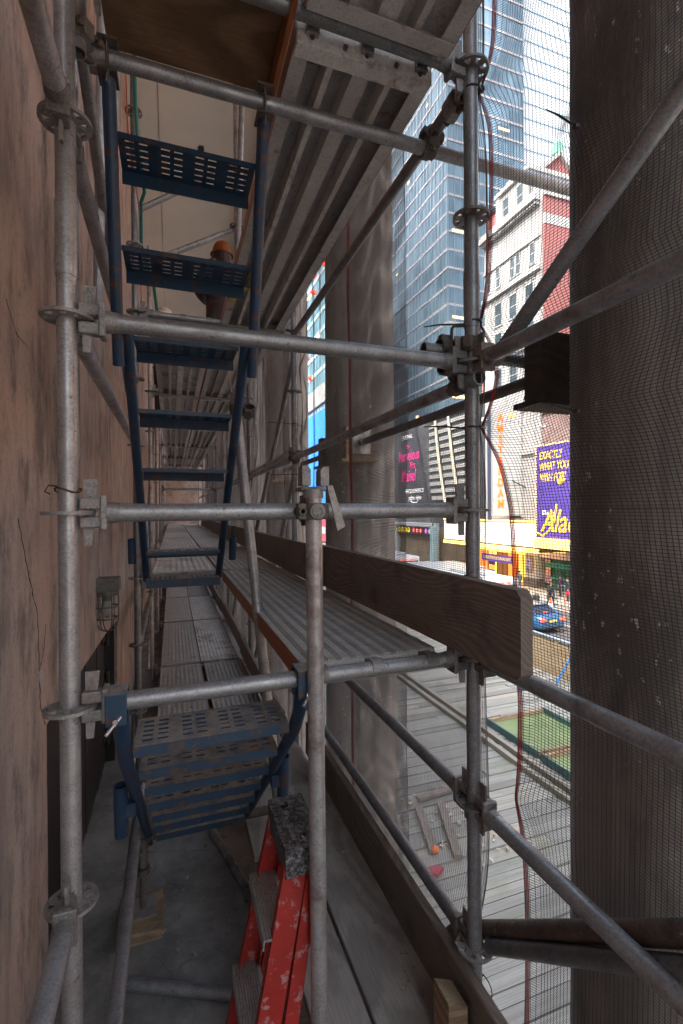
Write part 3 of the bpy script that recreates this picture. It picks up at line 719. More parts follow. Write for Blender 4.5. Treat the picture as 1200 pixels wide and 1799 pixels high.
st1 = thing('blue_stair', 'upper blue perforated steel stair hanging from the top tube, seen from below', 'stair', (.06, 1.62, 1.395), 'blue steel access stairs')
tr_ = [(1.79, 1.235), (1.93, .94), (2.12, .69), (2.32, .445), (2.57, .21), (3.02, -.235)]
for y, z in tr_: tread(st1, y-.09, z, SXL+(.014 if y < 2 else .036), SXR-(.014 if y < 2 else .036), .18, (.018, .05))
for x, d in ((SXL, -1), (SXR, 1)):
    mb = MB(); mb.hollow((x+d*.0, 1.62, 1.355), (x+d*.012, 1.985, .555), .021, .004, 16); part('stringer', mb, M['blue_clean'], st1)
    xi = x-d*.020; mb = MB(); mb.pipe([(xi, 1.90, .70), (xi, 2.02, .60), (xi, 2.72, .02), (xi, 3.12, -.34), (xi, 3.22, -.43), (xi-d*.01, 3.26, -.445)], .021, 14); part('stringer', mb, M['blue_clean'], st1)
    mb = MB(); mb.hollow((x+d*.045, 3.0, -.30), (x+d*.045, 2.97, -.16), .022, .004, 14); part('post_socket', mb, M['blue_clean'], st1)
    mb = MB(); mb.bx(x-.028, x+.028, 1.585, 1.655, 1.333, 1.339); part('hanger', mb, M['steel_rusty'], st1)
    mb = MB(); mb.bx(x-.028, x+.028, 1.58, 1.66, 1.424, 1.432)
    h = part('hanger', mb, M['steel_rusty'], st1)
    p2 = MB(); p2.tube((x, 1.592, 1.30), (x, 1.592, 1.44), .0055, 8); part('pin', p2, M['pin'], h)
mb = MB(); xs = [0]; ys = [0]
for i in range(14): c = .425*(i+.75)/15+(.02 if i > 6 else 0); xs += [c-.008, c+.008]
xs.append(.43)
for j in range(7): c = .025+.024*j; ys += [c-.006, c+.006]
ys.append(.20)
mb.plate((SXL+.025, 3.06, -.415), (1,0,0), (0,1,0), xs, ys, lambda i, j: i % 2 == 1 and j % 2 == 1 and not (12 < i < 16), .004); mb.bx(SXL+.025, SXL+.455, 3.054, 3.06, -.462, -.413)
part('landing_step', mb, M['blue'], st1)

# ------------------------------------------------------------------ red step ladder (folded, leaning)
ld = thing('step_ladder', 'red folded step ladder with a paint spattered black cap', 'ladder', (.25, 1.45, FLOOR))
def lad(a): # point on ladder: a = metres below cap along its length
    k = a/1.08; return Vector((.345-.24*k, 1.475, -1.035-1.065*k))
mb = MB(); xs = [0, .115]; 
cx0, cx1, cy0, cy1, cz = .305, .425, 1.362, 1.632, -1.0
def capplate():
    m_ = MB(); 
    def rect_hole(): pass
    # top face with two round holes cut as a polygon fan between square cells
    ycs = [cy0, cy0+.035, cy0+.085, cy0+.185, cy0+.225, cy1]
    def cell(y0, y1, hole=None):
        if not hole: m_.bx(cx0, cx1, y0, y1, cz-.012, cz); return
        hx, hy, hr = hole; n = 16
        sq = []
        for k in range(n):
            a = 2*math.pi*k/n; c, s = math.cos(a), math.sin(a); f = min((cx1-hx if c > 0 else hx-cx0)/abs(c) if abs(c) > 1e-6 else 9, (y1-hy if s > 0 else hy-y0)/abs(s) if abs(s) > 1e-6 else 9)
            sq.append((hx+c*f, hy+s*f))
        vs = [(x, y, cz) for x, y in sq]+[(hx+math.cos(2*math.pi*k/n)*hr, hy+math.sin(2*math.pi*k/n)*hr, cz) for k in range(n)]
        vs += [(x, y, cz-.012) for x, y, _ in vs[n:]]
        m_.add(vs, [(k, (k+1) % n, n+(k+1) % n, n+k) for k in range(n)]+[(n+k, n+(k+1) % n, 2*n+(k+1) % n, 2*n+k) for k in range(n)])
        for (xa, ya) in ((cx0, y0), (cx1, y0), (cx1, y1), (cx0, y1)):
            near = sorted(range(n), key=lambda k: (sq[k][0]-xa)**2+(sq[k][1]-ya)**2)[:2]
            m_.add([(xa, ya, cz), (*sq[near[0]], cz), (*sq[near[1]], cz)], [(0, 1, 2)])
    cell(cy0, cy0+.025); cell(cy0+.025, cy0+.085, (cx0+.06, cy0+.055, .017)); cell(cy0+.085, cy0+.195); cell(cy0+.195, cy0+.245, (cx0+.045, cy0+.22, .015)); cell(cy0+.245, cy1)
    for a in ((cx0, cx0+.006, cy0, cy1), (cx1-.006, cx1, cy0, cy1), (cx0, cx1, cy0, cy0+.006), (cx0, cx1, cy1-.006, cy1)): m_.bx(a[0], a[1], a[2], a[3], cz-.085, cz-.012)
    m_.ring((cx0+.062, cy0+.14, cz-.002), (cx0+.062, cy0+.14, cz+.004), .040, .046, 24)
    return m_
capo = part('top_cap', capplate(), M['cap'], ld, .003)
mb = MB(); mb.ring((cx0+.062, cy0+.14, cz), (cx0+.062, cy0+.14, cz+.0025), .016, .020, 20); part('moulded_ring', mb, M['rubber'], capo)
def rail(xt, xb, yt, yb, inward, wd=.07, zt=-1.03, nm='rail'):
    # C-channel: web across X, flanges pointing inward
    mb = MB(); top = Vector((xt, yt, zt)); bot = Vector((xb, yb, FLOOR+.01)); d = (bot-top).normalized()
    sx = Vector((1, 0, 0)); sx = (sx-d*sx.dot(d)).normalized(); sy = Vector((0, inward, 0)); sy = (sy-d*sy.dot(d)).normalized()
    t_ = .004; f = .026
    prf = [(-wd/2, 0), (wd/2, 0), (wd/2, f), (wd/2-t_, f), (wd/2-t_, t_), (-wd/2+t_, t_), (-wd/2+t_, f), (-wd/2, f)]
    mb.prism(prf, top, sx, sy, bot-top); o = part(nm, mb, M['red'], ld)
    rv = MB()
    for a in (.46, .74): 
        for dx in (-.018, .018): c = top+(bot-top)*a+sx*dx; rv.tube(c, c-sy*.003, .0042, 8)
    part('rivets', rv, M['alu'], o); return o
rail(.345, .125, 1.37, 1.32, 1); rail(.345, .125, 1.624, 1.674, -1)
rail(.402, .205, 1.366, 1.314, 1, .042, nm='rear_rail'); rail(.402, .205, 1.628, 1.68, -1, .042, nm='rear_rail')
for k in range(3):
    a = .20+.29*k; x = .335-.2*a; z = -1.03-1.06*a; hy = .125+.05*a
    pr = [(0, 0)]
    for i in range(9): xx = .008+.0085*i; pr += [(xx, 0), (xx+.002, .0035), (xx+.0045, .0035), (xx+.0065, 0)]
    pr += [(.092, 0), (.092, -.03), (.088, -.03), (.088, -.006), (.004, -.006), (.004, -.03), (0, -.03)]
    mb = MB(); mb.prism(pr, (x-.055, 1.497-hy, z), (1,0,-.1), (0.1,0,1), (0, 2*hy, 0)); part('step', mb, M['alu'], ld)
for k in range(2):
    z = -1.3-.3*k; mb = MB(); mb.bar((.35-.06*k, 1.38, z), (.35-.06*k, 1.62, z), .025, .012); part('cross_bar', mb, M['alu'], ld)

# ------------------------------------------------------------------ debris netting: real strands
def sstep(x): return x*x*(3-2*x)
TIES_A = [(1.385, 1.43), (1.385, .64), (1.385, .28), (1.0, 1.037), (1.0, .265), (1.22, -.9)]
EZ = np.array([-3.3, -2.0, -1.5, -.9, -.6, -.3, 0, .15, .28, .45, .55, .64, .8, 1.1, 1.3, 1.43, 1.6, 3.4])
EY = np.array([1.25, 1.255, 1.24, 1.21, 1.20, 1.235, 1.28, 1.33, 1.386, 1.335, 1.35, 1.387, 1.365, 1.35, 1.36, 1.387, 1.365, 1.36])
ph = rng.uniform(0, 6.28, 12)
def wav(y, z, amp):
    return amp*(np.sin(y*3.1+z*.7+ph[0])*.5+np.sin(y*7.3-z*1.1+ph[1])*.3+np.sin(z*2.2+y*1.3+ph[2])*.35+np.sin(y*17+z*2.5+ph[3])*.10+np.sin(z*6.1-y*4+ph[4])*.12)
def pinch(y, z, x, ties, xt, s=.075, a=.42):
    for ty, tz in ties:
        r2 = ((y-ty)**2+(z-tz)**2); g = np.exp(-r2/(2*s*s)); y = y+(ty-y)*a*g; z = z+(tz-z)*a*g; x = x+(xt-x)*.8*g
    return x, y, z
def posA(u, v):        # u 0..1 from the post toward the viewer, v = height
    e = np.interp(v, EZ, EY); y = e+(-1.15-e)*u; z = v+0*u; x = 1.07+wav(y, z, .024)-.030*np.clip(1-u/.016, 0, 1)
    x = x+.02*np.sin(z*3.7+1)*np.exp(-((y-1.3)/.2)**2)
    return pinch(y, z, x, TIES_A, 1.0)
def posB(u, v):
    e = 1.375-.06*np.exp(-((v+1.9)/.5)**2)+.16*np.exp(-((v+1.75)/.35)**2)
    y = e+(2.75-e)*u; z = v+0*u; x = 1.05+wav(y, z, .020)-.022*np.clip(1-u/.02, 0, 1)-.012*np.clip((u-.985)/.015, 0, 1)
    return pinch(y, z, x, [(1.39, 1.43), (1.39, .64), (1.39, .28), (1.39, -.4)], 1.0)
def posC(u, v):
    y = 2.07+2.6*u; z = v+0*u; x = 1.07+wav(y, z, .022)+.012*np.sin(y*31+np.sin(z*2)*1.5)*np.exp(-((y-3.9)/.35)**2)
    return pinch(y, z, x, [(3.88, 1.2), (3.88, .6), (3.88, 0), (3.88, -.7)], 1.0, .09, .45)
def strands(pos, length, z0, z1, ch=.0086, cv=.0138, r=.00082, nu=40, nv=80):
    verts = []; quads = []
    def sweep(P, axis):      # P (n, m, 3): n strands, m samples
        n, m, _ = P.shape; o = []
        for k in range(3):
            a = 2*math.pi*k/3+.5; off = np.zeros(3); off[0] = math.cos(a)*r*.8; off[axis] = math.sin(a)*r*1.15; o.append(P+off)
        vv = np.stack(o, 2).reshape(-1, 3)
        i = np.arange(n)[:, None, None]; j = np.arange(m-1)[None, :, None]; k = np.arange(3)[None, None, :]; k2 = (k+1) % 3
        b = (i*m+j)*3
        q = np.stack([b+k, b+k2, b+3+k2, b+3+k], -1).reshape(-1, 4)
        quads.append(q+sum(len(x) for x in verts)); verts.append(vv)
    zz = np.arange(z0, z1, ch); uu = np.linspace(0, 1, nu)
    x, y, z = pos(uu[None, :]+0*zz[:, None], zz[:, None]+0*uu[None, :]); sweep(np.stack([x, y, z], -1), 2)
    uv = np.linspace(0, 1, max(2, int(length/cv))); vz = np.linspace(z0, z1, nv)
    x, y, z = pos(uv[:, None]+0*vz[None, :], vz[None, :]+0*uv[:, None]); sweep(np.stack([x, y, z], -1), 1)
    return np.concatenate(verts), np.concatenate(quads)
def npmesh(name, v, q):
    me = bpy.data.meshes.new(name); me.vertices.add(len(v)); me.vertices.foreach_set('co', v.astype(np.float32).ravel())
    me.loops.add(q.size); me.loops.foreach_set('vertex_index', q.astype(np.int32).ravel())
    me.polygons.add(len(q)); me.polygons.foreach_set('loop_start', np.arange(0, q.size, 4, dtype=np.int32)); me.polygons.foreach_set('loop_total', np.full(len(q), 4, np.int32))
    me.update(calc_edges=True); return me
def selvage(pos, u0, u1, z0, z1, n=300, gap=.0042):
    mb = MB(); 
    vs = np.linspace(z0, z1, n); us = np.linspace(u0, u0+(u1-u0)*.5 if u0 < .5 else u1, 4)
    P = [np.stack(pos(np.full(n, u), vs), -1) for u in us]
    for u in range(3):
        for k in range(n-1):
            a, b_, c, d = P[u][k], P[u+1][k], P[u+1][k+1], P[u][k+1]
            if True:
                nn = np.array([.0012, 0, 0]); m_ = (a+d)/2; 
                mb.add([a*.8+b_*.2, a*.2+b_*.8, d*.2+c*.8, d*.8+c*.2], [(0, 1, 2, 3)])
                mb.add([a*.8+b_*.2+nn, a*.2+b_*.8+nn, d*.2+c*.8+nn, d*.8+c*.2+nn], [(3, 2, 1, 0)])
    return mb
NG = 'debris netting panels along the scaffold'
def netpanel(pos, length, z0, z1, lab, edges, mat='net', **k):
    v, q = strands(pos, length, z0, z1, **k)
    o = link('debris_net', npmesh('debris_net', v, q), M[mat]); tag(o, lab, 'netting', NG)
    for u0, u1 in edges:
        s = selvage(pos, u0, u1, z0, z1); part('red_selvage', s, M['selvage'], o)
    return o
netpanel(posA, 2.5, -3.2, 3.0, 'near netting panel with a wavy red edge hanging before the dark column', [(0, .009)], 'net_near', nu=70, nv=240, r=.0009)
netpanel(posB, 1.37, -3.2, 3.0, 'netting panel between the near right post and the lit column', [(0, .012), (.988, 1)], nu=40, nv=160, ch=.0078, cv=.0122, r=.00105)
nC = netpanel(posC, 2.6, -3.2, 3.0, 'netting panel crossing in front of the lit plywood pad column', [(0, .006), (.993, 1)], nu=60, nv=60, ch=.0082, cv=.0125, r=.00105)
for k in range(1, 6):
    c = dup(nC, (.0+.012*(k % 2), BAY*k, 0), 'netting panel on the street side, %s bay beyond the lit column' % ORD[k], NG)
# zip ties
def ziptie(y, z, x, tail, lab, ring=True):
    mb = MB()
    if ring: mb.ring((XR+.006, Y0, z-.003), (XR+.006, Y0, z+.003), TR+.002, TR+.006, 20)
    mb.box((x, y, z), (.012, .012, .009)); mb.pipe([(x, y, z), Vector((x, y, z))+Vector(tail)*.6+Vector((0,0,.004)), Vector((x, y, z))+Vector(tail)], [.0034, .003, .0018], 6)
    solo('zip_tie', mb, M['tie'], lab, 'zip tie', (x, y, z), 'black zip ties holding the netting')
ziptie(1.41, 1.43, 1.0, (0.0, .05, .0), 'black zip tie high on the near right post'); ziptie(1.40, .64, .96, (-.13, .06, -.004), 'zip tie with a long tail above the rail clamps on the near right post')
ziptie(1.40, .28, .96, (-.12, .08, .012), 'zip tie with a curved tail just above the eye level rail on the right post')
ziptie(1.0, 1.037, 1.04, (.02, .13, .155), 'upper black zip tie poking out at the left edge of the dark column', False); ziptie(1.0, .265, 1.04, (.02, .14, .05), 'lower black zip tie poking out at the left edge of the dark column', False)
for k, z in enumerate((.72, .30, -.02)):
    mb = MB(); mb.ring((XR, Y0+BAY, z), (XR, Y0+BAY, z+.006), TR+.001, TR+.006, 14); mb.tube((XR, Y0+BAY-.02, z+.003), (XR-.24, Y0+BAY-.05, z-.008*k), .003, 5); mb.tube((XR, Y0+BAY-.02, z+.003), (1.09, Y0+BAY+.03, z-.02), .003, 5)
    solo('zip_tie', mb, M['tie'], 'zip tie with tails on the far street side post, %s from the top' % ORD[k], 'zip tie', (XR, Y0+BAY, z), 'black zip ties holding the netting')
mb = MB(); mb.pipe([(XR-.06, Y0+.03, .585), (XR-.06, Y0+.03, .62), (XR-.05, Y0+.03, .632), (XR, Y0+.015, .634)], .0055, 8); solo('bent_pin', mb, M['steel_rusty'], 'bent locking pin through the near right post above the clamps', 'pin', (XR, Y0, .6))
def wirering(x, y, z, lab, r=.03):
    mb = MB(); q = [(x+math.cos(a)*r, y+math.sin(a)*r, z+.006*math.sin(2*a)) for a in [k*.35 for k in range(20)]]; q += [(x-r-.012, y-.01, z+.012), (x-r-.02, y-.012, z-.004), (x-r-.008, y-.012, z-.01)]
    mb.pipe(q, .0022, 6); solo('tie_wire', mb, M['wire'], lab, 'wire', (x, y, z))
wirering(XL, Y0, .055, 'rusty tie wire twisted round the near left post'); wirering(XR, Y0, -.235, 'rusty tie wire round the near right post at the toe board top'); wirering(.30, 1.62, 1.395, 'rusty tie wire round the top tube beside the stair', .029)
wirering(XR-.02, Y0-.02, -1.62, 'loop of thin wire at the foot of the near right post', .06)
# bent rusty pipe and outside rail low on the right
mb = MB(); mb.pipe([(1.03, 1.655, -1.90), (1.03, 1.66, -1.78), (1.03, 1.645, -1.71), (1.03, 1.60, -1.655), (1.03, 1.412, -1.488), (1.03, .713, -.917), (1.03, -.4, -.0)], TR+.003, 18)
solo('bent_pipe', mb, M['steel_rusty'], 'dark rusty pipe with a bent end low at the right', 'pipe', (1.02, 1.62, -1.72))
brace((1.005, 1.34, -1.48), (1.005, -1.05, .42), 'grey diagonal brace rising from the lowest ring disc of the right post toward the viewer', B)

# ------------------------------------------------------------------ people
SKIN = pm('skin', (.45, .27, .20), rough=.6)
def person(loc, rot, label, jacket, trousers, pose='stand', hat=None, hair=(.03,.02,.015), h=1.75, extra=None, group=None, bulk=1.0):
    s = h/1.75; t = thing('person', label, 'person', loc, group); t.rotation_euler.z = rot
    J = dict(pel=(0,0,.95), ch=(0,.0,1.22), nk=(0,0,1.47), hd=(0,-.02,1.60), top=(0,-.02,1.72), ls=(-.19,0,1.40), le=(-.25,.02,1.13), lh=(-.24,-.08,.90), lf=(-.235,-.10,.82), rs=(.19,0,1.40), re=(.25,.02,1.13), rh=(.24,-.08,.90), rf=(.235,-.10,.82),
             lp=(-.095,0,.90), lk=(-.105,-.01,.50), la=(-.11,.02,.09), lt=(-.12,-.14,.04), rp=(.095,0,.90), rk=(.105,-.01,.50), ra=(.11,.02,.09), rt=(.12,-.14,.04))
    if pose == 'walk': J.update(lk=(-.10,-.18,.52), la=(-.11,-.22,.10), lt=(-.11,-.38,.06), rk=(.10,.08,.50), ra=(.10,.32,.14), rt=(.10,.20,.04), lh=(-.26,.14,.92), lf=(-.26,.16,.84), rh=(.24,-.22,.94), rf=(.24,-.28,.88))
    if pose == 'work': J.update(lh=(-.17,-.26,1.10), le=(-.27,-.04,1.14), lf=(-.12,-.34,1.12), rh=(.17,-.26,1.12), rf=(.12,-.34,1.14), re=(.27,-.04,1.15), hd=(0,-.05,1.59), top=(0,-.07,1.71))
    Rr = dict(pel=.15, ch=.165, nk=.062, hd=.095, top=.075, ls=.085, le=.062, lh=.042, lf=.036, rs=.085, re=.062, rh=.042, rf=.036, lp=.115, lk=.075, la=.052, lt=.045, rp=.115, rk=.075, ra=.052, rt=.045)
    Ed = [('pel','ch'),('ch','nk'),('nk','hd'),('hd','top'),('ch','ls'),('ls','le'),('le','lh'),('lh','lf'),('ch','rs'),('rs','re'),('re','rh'),('rh','rf'),('pel','lp'),('lp','lk'),('lk','la'),('la','lt'),('pel','rp'),('rp','rk'),('rk','ra'),('ra','rt')]
    ks = list(J); me = bpy.data.meshes.new('skel'); me.from_pydata([tuple(c*s for c in J[k]) for k in ks], [(ks.index(a), ks.index(b)) for a, b in Ed], [])
    ob = bpy.data.objects.new('skel', me); C.objects.link(ob)
    sk = ob.modifiers.new('skin', 'SKIN')
    for i, k in enumerate(ks):
        d = me.skin_vertices[0].data[i]; fx = Rr[k]*s*(bulk if k in ('pel', 'ch', 'ls', 'rs', 'le', 're') else 1); d.radius = (fx, fx*(.68 if k in ('ch', 'pel') else 1)); d.use_root = (k == 'pel')
    ob.modifiers.new('sub', 'SUBSURF').levels = 2
    dg = bpy.context.evaluated_depsgraph_get(); m2 = bpy.data.meshes.new_from_object(ob.evaluated_get(dg))
    bpy.data.objects.remove(ob)
    m2.name = 'person_body'; o = link('body', m2, [SKIN, jacket, trousers, M['rubber']], t)
    for p in m2.polygons:
        c = p.center/s; p.use_smooth = True
        p.material_index = 0 if c.z > 1.485 else 3 if c.z < .10 else 1 if c.z > .84 and (abs(c.x) < .225 or c.z > .93) else 0 if abs(c.x) > .2 else 2
    mb = MB()
    mb.tube((0, 0, 1.41*s), (0, .0, 1.50*s if bulk == 1 else 1.60*s), .088*s*(bulk**.7), 16, .075*s*(bulk**1.1)); part('collar', mb.__class__() if False else mb_shift(mb, loc), jacket, t)
    if hat:
        mb = MB(); n = 18; pr = [(.128, 1.615), (.126, 1.64), (.118, 1.69), (.095, 1.735), (.055, 1.76), (0, 1.768)]
        vs = []
        for r_, z_ in pr: vs += [(math.cos(2*math.pi*k/n)*r_*s*.88, (-.03+math.sin(2*math.pi*k/n)*r_*1.08)*s, z_*s) for k in range(n)]
        mb.add(vs, [(i*n+k, i*n+(k+1) % n, (i+1)*n+(k+1) % n, (i+1)*n+k) for i in range(5) for k in range(n)], True)
        mb.ring((0, -.035*s, 1.608*s), (0, -.035*s, 1.617*s), .10*s, .137*s, 22); mb.pipe([(0, (-.03+.13*math.cos(a))*s, (1.635+.138*math.sin(a))*s) for a in [.25+.33*q for q in range(9)]], .010*s, 6)
        part('hard_hat', mb_shift(mb, loc), hat, t)
    else:
        mb = MB(); mb.sphere((0, .005*s, 1.665*s), .105*s, 14, (.92, 1.05, .9)); part('hair', mb_shift(mb, loc), pm('hair', hair, rough=.6), t)
    mb = MB(); mb.sphere((0, -.115*s, 1.60*s), .018*s, 8)
    for sx in (-1, 1): mb.sphere((sx*.098*s, -.015*s, 1.60*s), .022*s, 8, (.5, 1, 1.4))
    part('face', mb_shift(mb, loc), SKIN, t)
    if extra == 'bag':
        mb = MB(); mb.box((0, .16*s, 1.22*s), (.28*s, .14*s, .38*s)); part('backpack', mb_shift(mb, loc), M['rubber'], t, .03)
    if extra == 'shopping':
        mb = MB(); mb.box((.27*s, -.1*s, .66*s), (.09, .26, .30)); part('carrier_bag', mb_shift(mb, loc), pm('red_bag', (.6, .03, .05), rough=.5), t, .02)
    return t
def mb_shift(mb, loc):
    mb.v = [(a+loc[0], b+loc[1], c+loc[2]) for a, b, c in mb.v]; return mb
puff = pm('maroon_puffer', (.022, .010, .011), (.04, .017, .018), 6, .5, stretch=(.4, .4, 4), bs=.9, bd=.02)
dark = pm('dark_cloth', (.02, .021, .025), (.035, .035, .04), 20, .8)
person((.615, 6.12, 1.53), R(180), 'person in a maroon padded jacket and yellow orange hard hat on the top deck', puff, dark, 'work', pm('yellow_orange_hat', (.24, .065, .010), rough=.6), h=1.84, bulk=1.38)
person((-.10, 8.4, 1.53), R(150), 'person in a white hard hat mostly hidden behind the top deck edge', pm('grey_hoodie', (.12, .12, .13), rough=.9), dark, 'work', pm('white_hat', (.75, .72, .70), rough=.35), h=1.83)

#CITY
# ------------------------------------------------------------------ the street: ground, shed roof
asph = pm('asphalt', (.045, .047, .05), (.075, .077, .08), 1.5, .7, kind='World'); conc = pm('pavement_concrete', (.26, .25, .235), (.36, .35, .33), 1.2, .8, kind='World')
wht = pm('road_paint', (.72, .72, .70), (.55, .55, .53), 3, .7)
RZ = -7.1
mb = MB(); mb.add([(-400, -400, RZ), (600, -400, RZ), (600, 800, RZ), (-400, 800, RZ)], [(0, 1, 2, 3)]); struct('road', mb, asph)
mb = MB(); mb.bx(26.5, 31.5, -40, 120, RZ-.2, RZ+.13); struct('pavement', mb, conc)
mb = MB(); mb.bx(1.95, 9.1, -40, 120, RZ-.2, RZ+.13); struct('pavement', mb, conc)
mb = MB()
for x in (13.2, 22.6): mb.bx(x-.07, x+.07, -20, 100, RZ+.001, RZ+.005)
for k in range(-3, 20): mb.bx(17.9, 18.05, k*6, k*6+3, RZ+.001, RZ+.005)
for x in (25.6, 26.2): mb.bx(x-.05, x+.05, -20, 100, RZ+.001, RZ+.005)
struct('road_marking', mb, wht)
SZ = -3.9
sh = thing('sidewalk_shed', 'weathered plank roof of the sidewalk shed below the netting with a plywood parapet', 'sidewalk shed', (5, 3, SZ))
mb = MB(); y = -6.0
while y < 30:
    x = 1.95; wd = random.choice([.14, .14, .12, .185])
    while x < 8.35:
        x2 = min(8.38, x+random.uniform(1.6, 4.2)); dz = random.uniform(0, .022)
        a = random.uniform(-.004, .004); mb.box(((x+x2)/2, y+wd/2, SZ-.025+dz), (x2-x-.008, wd-.012, .05), Euler((random.uniform(-.02, .02), 0, a))); x = x2
    y += wd
part('roof_boards', mb, M['shed'], sh)
mb = MB(); mb.bx(8.40, 8.43, -6, 32, SZ-.5, -3.06); 
for k in range(16): mb.bx(8.33, 8.40, -6+2.44*k, -5.91+2.44*k, SZ, -3.1)
part('parapet', mb, pm('tan_plywood', (.32, .24, .15), (.42, .33, .22), 2, .8, stretch=(1, .4, 3)), sh)
mb = MB(); mb.bx(8.37, 8.46, -6, 32, -3.06, -3.02); part('parapet_cap', mb, pm('blue_grey_cap', (.20, .27, .33), (.28, .34, .4), 4, .6), sh)
for x in (2.3, 8.2):
    for k in range(8):
        mb = MB(); mb.tube((x, -5+4.5*k, RZ+.13), (x, -5+4.5*k, SZ-.25), .06, 10); mb.bx(x-.1, x+.1, -7.2+4.5*k, -2.75+4.5*k, SZ-.25, SZ-.056); part('post', mb, M['steel_dark'], sh)
for x, lab in ((4.86, 'long dark timber runner nailed across the shed boards, nearer one'), (5.06, 'long dark timber runner nailed across the shed boards, farther one')):
    board(x, x+.075, -2, 10.4, SZ+.005, SZ+.095, pm('mossy_timber', (.13, .13, .10), (.24, .22, .19), 3, .8, stretch=(1, .2, 1)), lab, 'timber_runner', 'timber', 'timber runners on the shed roof')
moss = pm('mossy_green_pool', (.10, .15, .06), (.18, .23, .11), 2.5, .6); 
for y0, lab in ((5.92, 'mossy green framed tray on the shed roof, the whole one'), (4.58, 'mossy green framed tray on the shed roof, cut off by the dark column')):
    t = thing('mossy_tray', lab, 'tray', (6, y0, SZ), 'framed trays on the shed roof')
    mb = MB(); mb.bx(5.33, 6.57, y0+.02, y0+1.22, SZ+.03, SZ+.05); part('moss', mb, moss, t)
    mb = MB(); mb.bx(5.31, 5.335, y0, y0+1.25, SZ+.02, SZ+.14); tf = pm('teal_frame', (.04, .10, .11), (.08, .15, .15), 5, .6); part('side_rail', mb, tf, t); mb = MB(); mb.bx(6.57, 6.62, y0, y0+1.25, SZ+.02, SZ+.14); part('side_rail', mb, tf, t)
    mb = MB(); mb.bx(5.35, 6.57, y0-.02, y0+.03, SZ+.02, SZ+.12); part('end_board', mb, M['block'], t); mb = MB(); mb.bx(5.35, 6.57, y0+1.21, y0+1.26, SZ+.02, SZ+.12); part('end_board', mb, M['block'], t)
mb = MB(); mb.sphere((2.77, 4.68, SZ+.062), .04, 16); solo('orange_ball', mb, pm('orange_rubber', (.85, .16, .03), rough=.5), 'small bright orange ball on the shed boards', 'ball', (2.77, 4.68, SZ+.02))
mb = MB(); mb.sphere((2.60, 4.42, SZ+.06), .06, 12, (1.4, .9, .5)); mb.box((2.64, 4.40, SZ+.05), (.14, .05, .04), Euler((0, 0, .5))); solo('pink_rag', mb, pm('pink_cloth', (.40, .06, .09), (.3, .04, .07), 9, .9), 'crumpled pink red rag on the shed boards', 'rag', (2.6, 4.42, SZ+.02))
for i, (x, y, a, L, lab) in enumerate(((3.12, 4.95, .35, .95, 'loose grey board lying askew on the shed roof'), (2.86, 5.05, .28, .8, 'second loose grey board lying parallel on the shed roof'), (3.35, 5.62, 1.5, .6, 'short dark board scrap lying across the shed roof'))):
    mb = MB(); mb.box((0, 0, 0), (.10, L, .04)); o = solo('loose_board', mb, M['toe'], lab, 'board', (0,0,0), 'loose boards on the shed roof'); o.location = (x, y, SZ+.055); o.rotation_euler.z = -a
mb = MB()
for _ in range(60): mb.box((random.uniform(2.4, 3.8), random.uniform(4.2, 5.8), SZ+.035), (random.uniform(.01, .06), random.uniform(.01, .05), .02), Euler((0, 0, random.uniform(0, 3))))
o = link('debris', mb.mesh('debris', Vector((0,0,0))), pm('pale_debris', (.6, .58, .52), (.3, .22, .15), 9, .8)); tag(o, 'scraps of debris scattered over the shed boards', 'debris', kind='stuff')
mb = MB(); mb.tube((7.0, 8.3, SZ+.06), (7.4, 8.15, SZ+.06), .04, 8); mb.tube((7.9, 8.2, SZ+.06), (8.25, 8.1, -3.2), .02, 8); solo('blue_tool', mb, pm('bright_blue', (.02, .18, .6), rough=.4), 'bright blue tool leaning by the plywood parapet', 'tool', (7.6, 8.2, SZ))

# ------------------------------------------------------------------ lettering
def text(body, size, at_, ux, mat, parent, shear=0, align='CENTER', name='lettering', sx=1.0, space=1.0, ext=.012):
    cu = bpy.data.curves.new('text', 'FONT'); cu.body = body; cu.size = size; cu.shear = shear; cu.align_x = align; cu.align_y = 'CENTER'; cu.space_line = space; cu.extrude = ext; cu.offset = size*.012
    ob = bpy.data.objects.new('text', cu); C.objects.link(ob); dg = bpy.context.evaluated_depsgraph_get()
    me = bpy.data.meshes.new_from_object(ob.evaluated_get(dg)); bpy.data.objects.remove(ob); me.name = 'lettering'
    ux = Vector(ux); uz = Vector((0, 0, 1)); n = ux.cross(uz); off = OFF[parent.name]; at_ = Vector(at_)
    for v in me.vertices: c = v.co.copy(); v.co = at_+ux*(c.x*sx)+uz*c.y+n*c.z-off
    return link(name, me, mat, parent)
FX, FY = (0, -1, 0), (1, 0, 0)
def glow(name, c, e): return pm(name, c, rough=.5, emit=e)
gold = glow('gold_bulb', (1, .58, .14), .8); white_lit = glow('lit_white_sign', (1, .88, .66), .2); orange_lit = glow('orange_red_letters', (1, .13, .02), .42); amber = glow('amber_lobby', (1, .42, .07), .40)
winm = pm('dark_window_glass', (.035, .05, .06), (.08, .11, .13), .6, .15); frm = pm('grey_window_frame', (.35, .36, .36), rough=.6)
def win_x(par, x, y0, y1, z0, z1, mat=None):     # window in a facade that faces -X
    mb = MB(); mb.bx(x-.04, x+.05, y0-.08, y0, z0, z1); mb.bx(x-.04, x+.05, y1, y1+.08, z0, z1); mb.bx(x-.10, x+.05, y0-.14, y1+.14, z0-.14, z0); mb.bx(x-.05, x+.05, y0-.08, y1+.08, z1, z1+.12); mb.bx(x-.01, x+.05, y0, y1, (z0+z1)/2-.035, (z0+z1)/2+.035)
    f = part('window', mb, frm, par); mb = MB(); mb.bx(x+.005, x+.02, y0, y1, z0, z1); part('pane', mb, mat or winm, f)

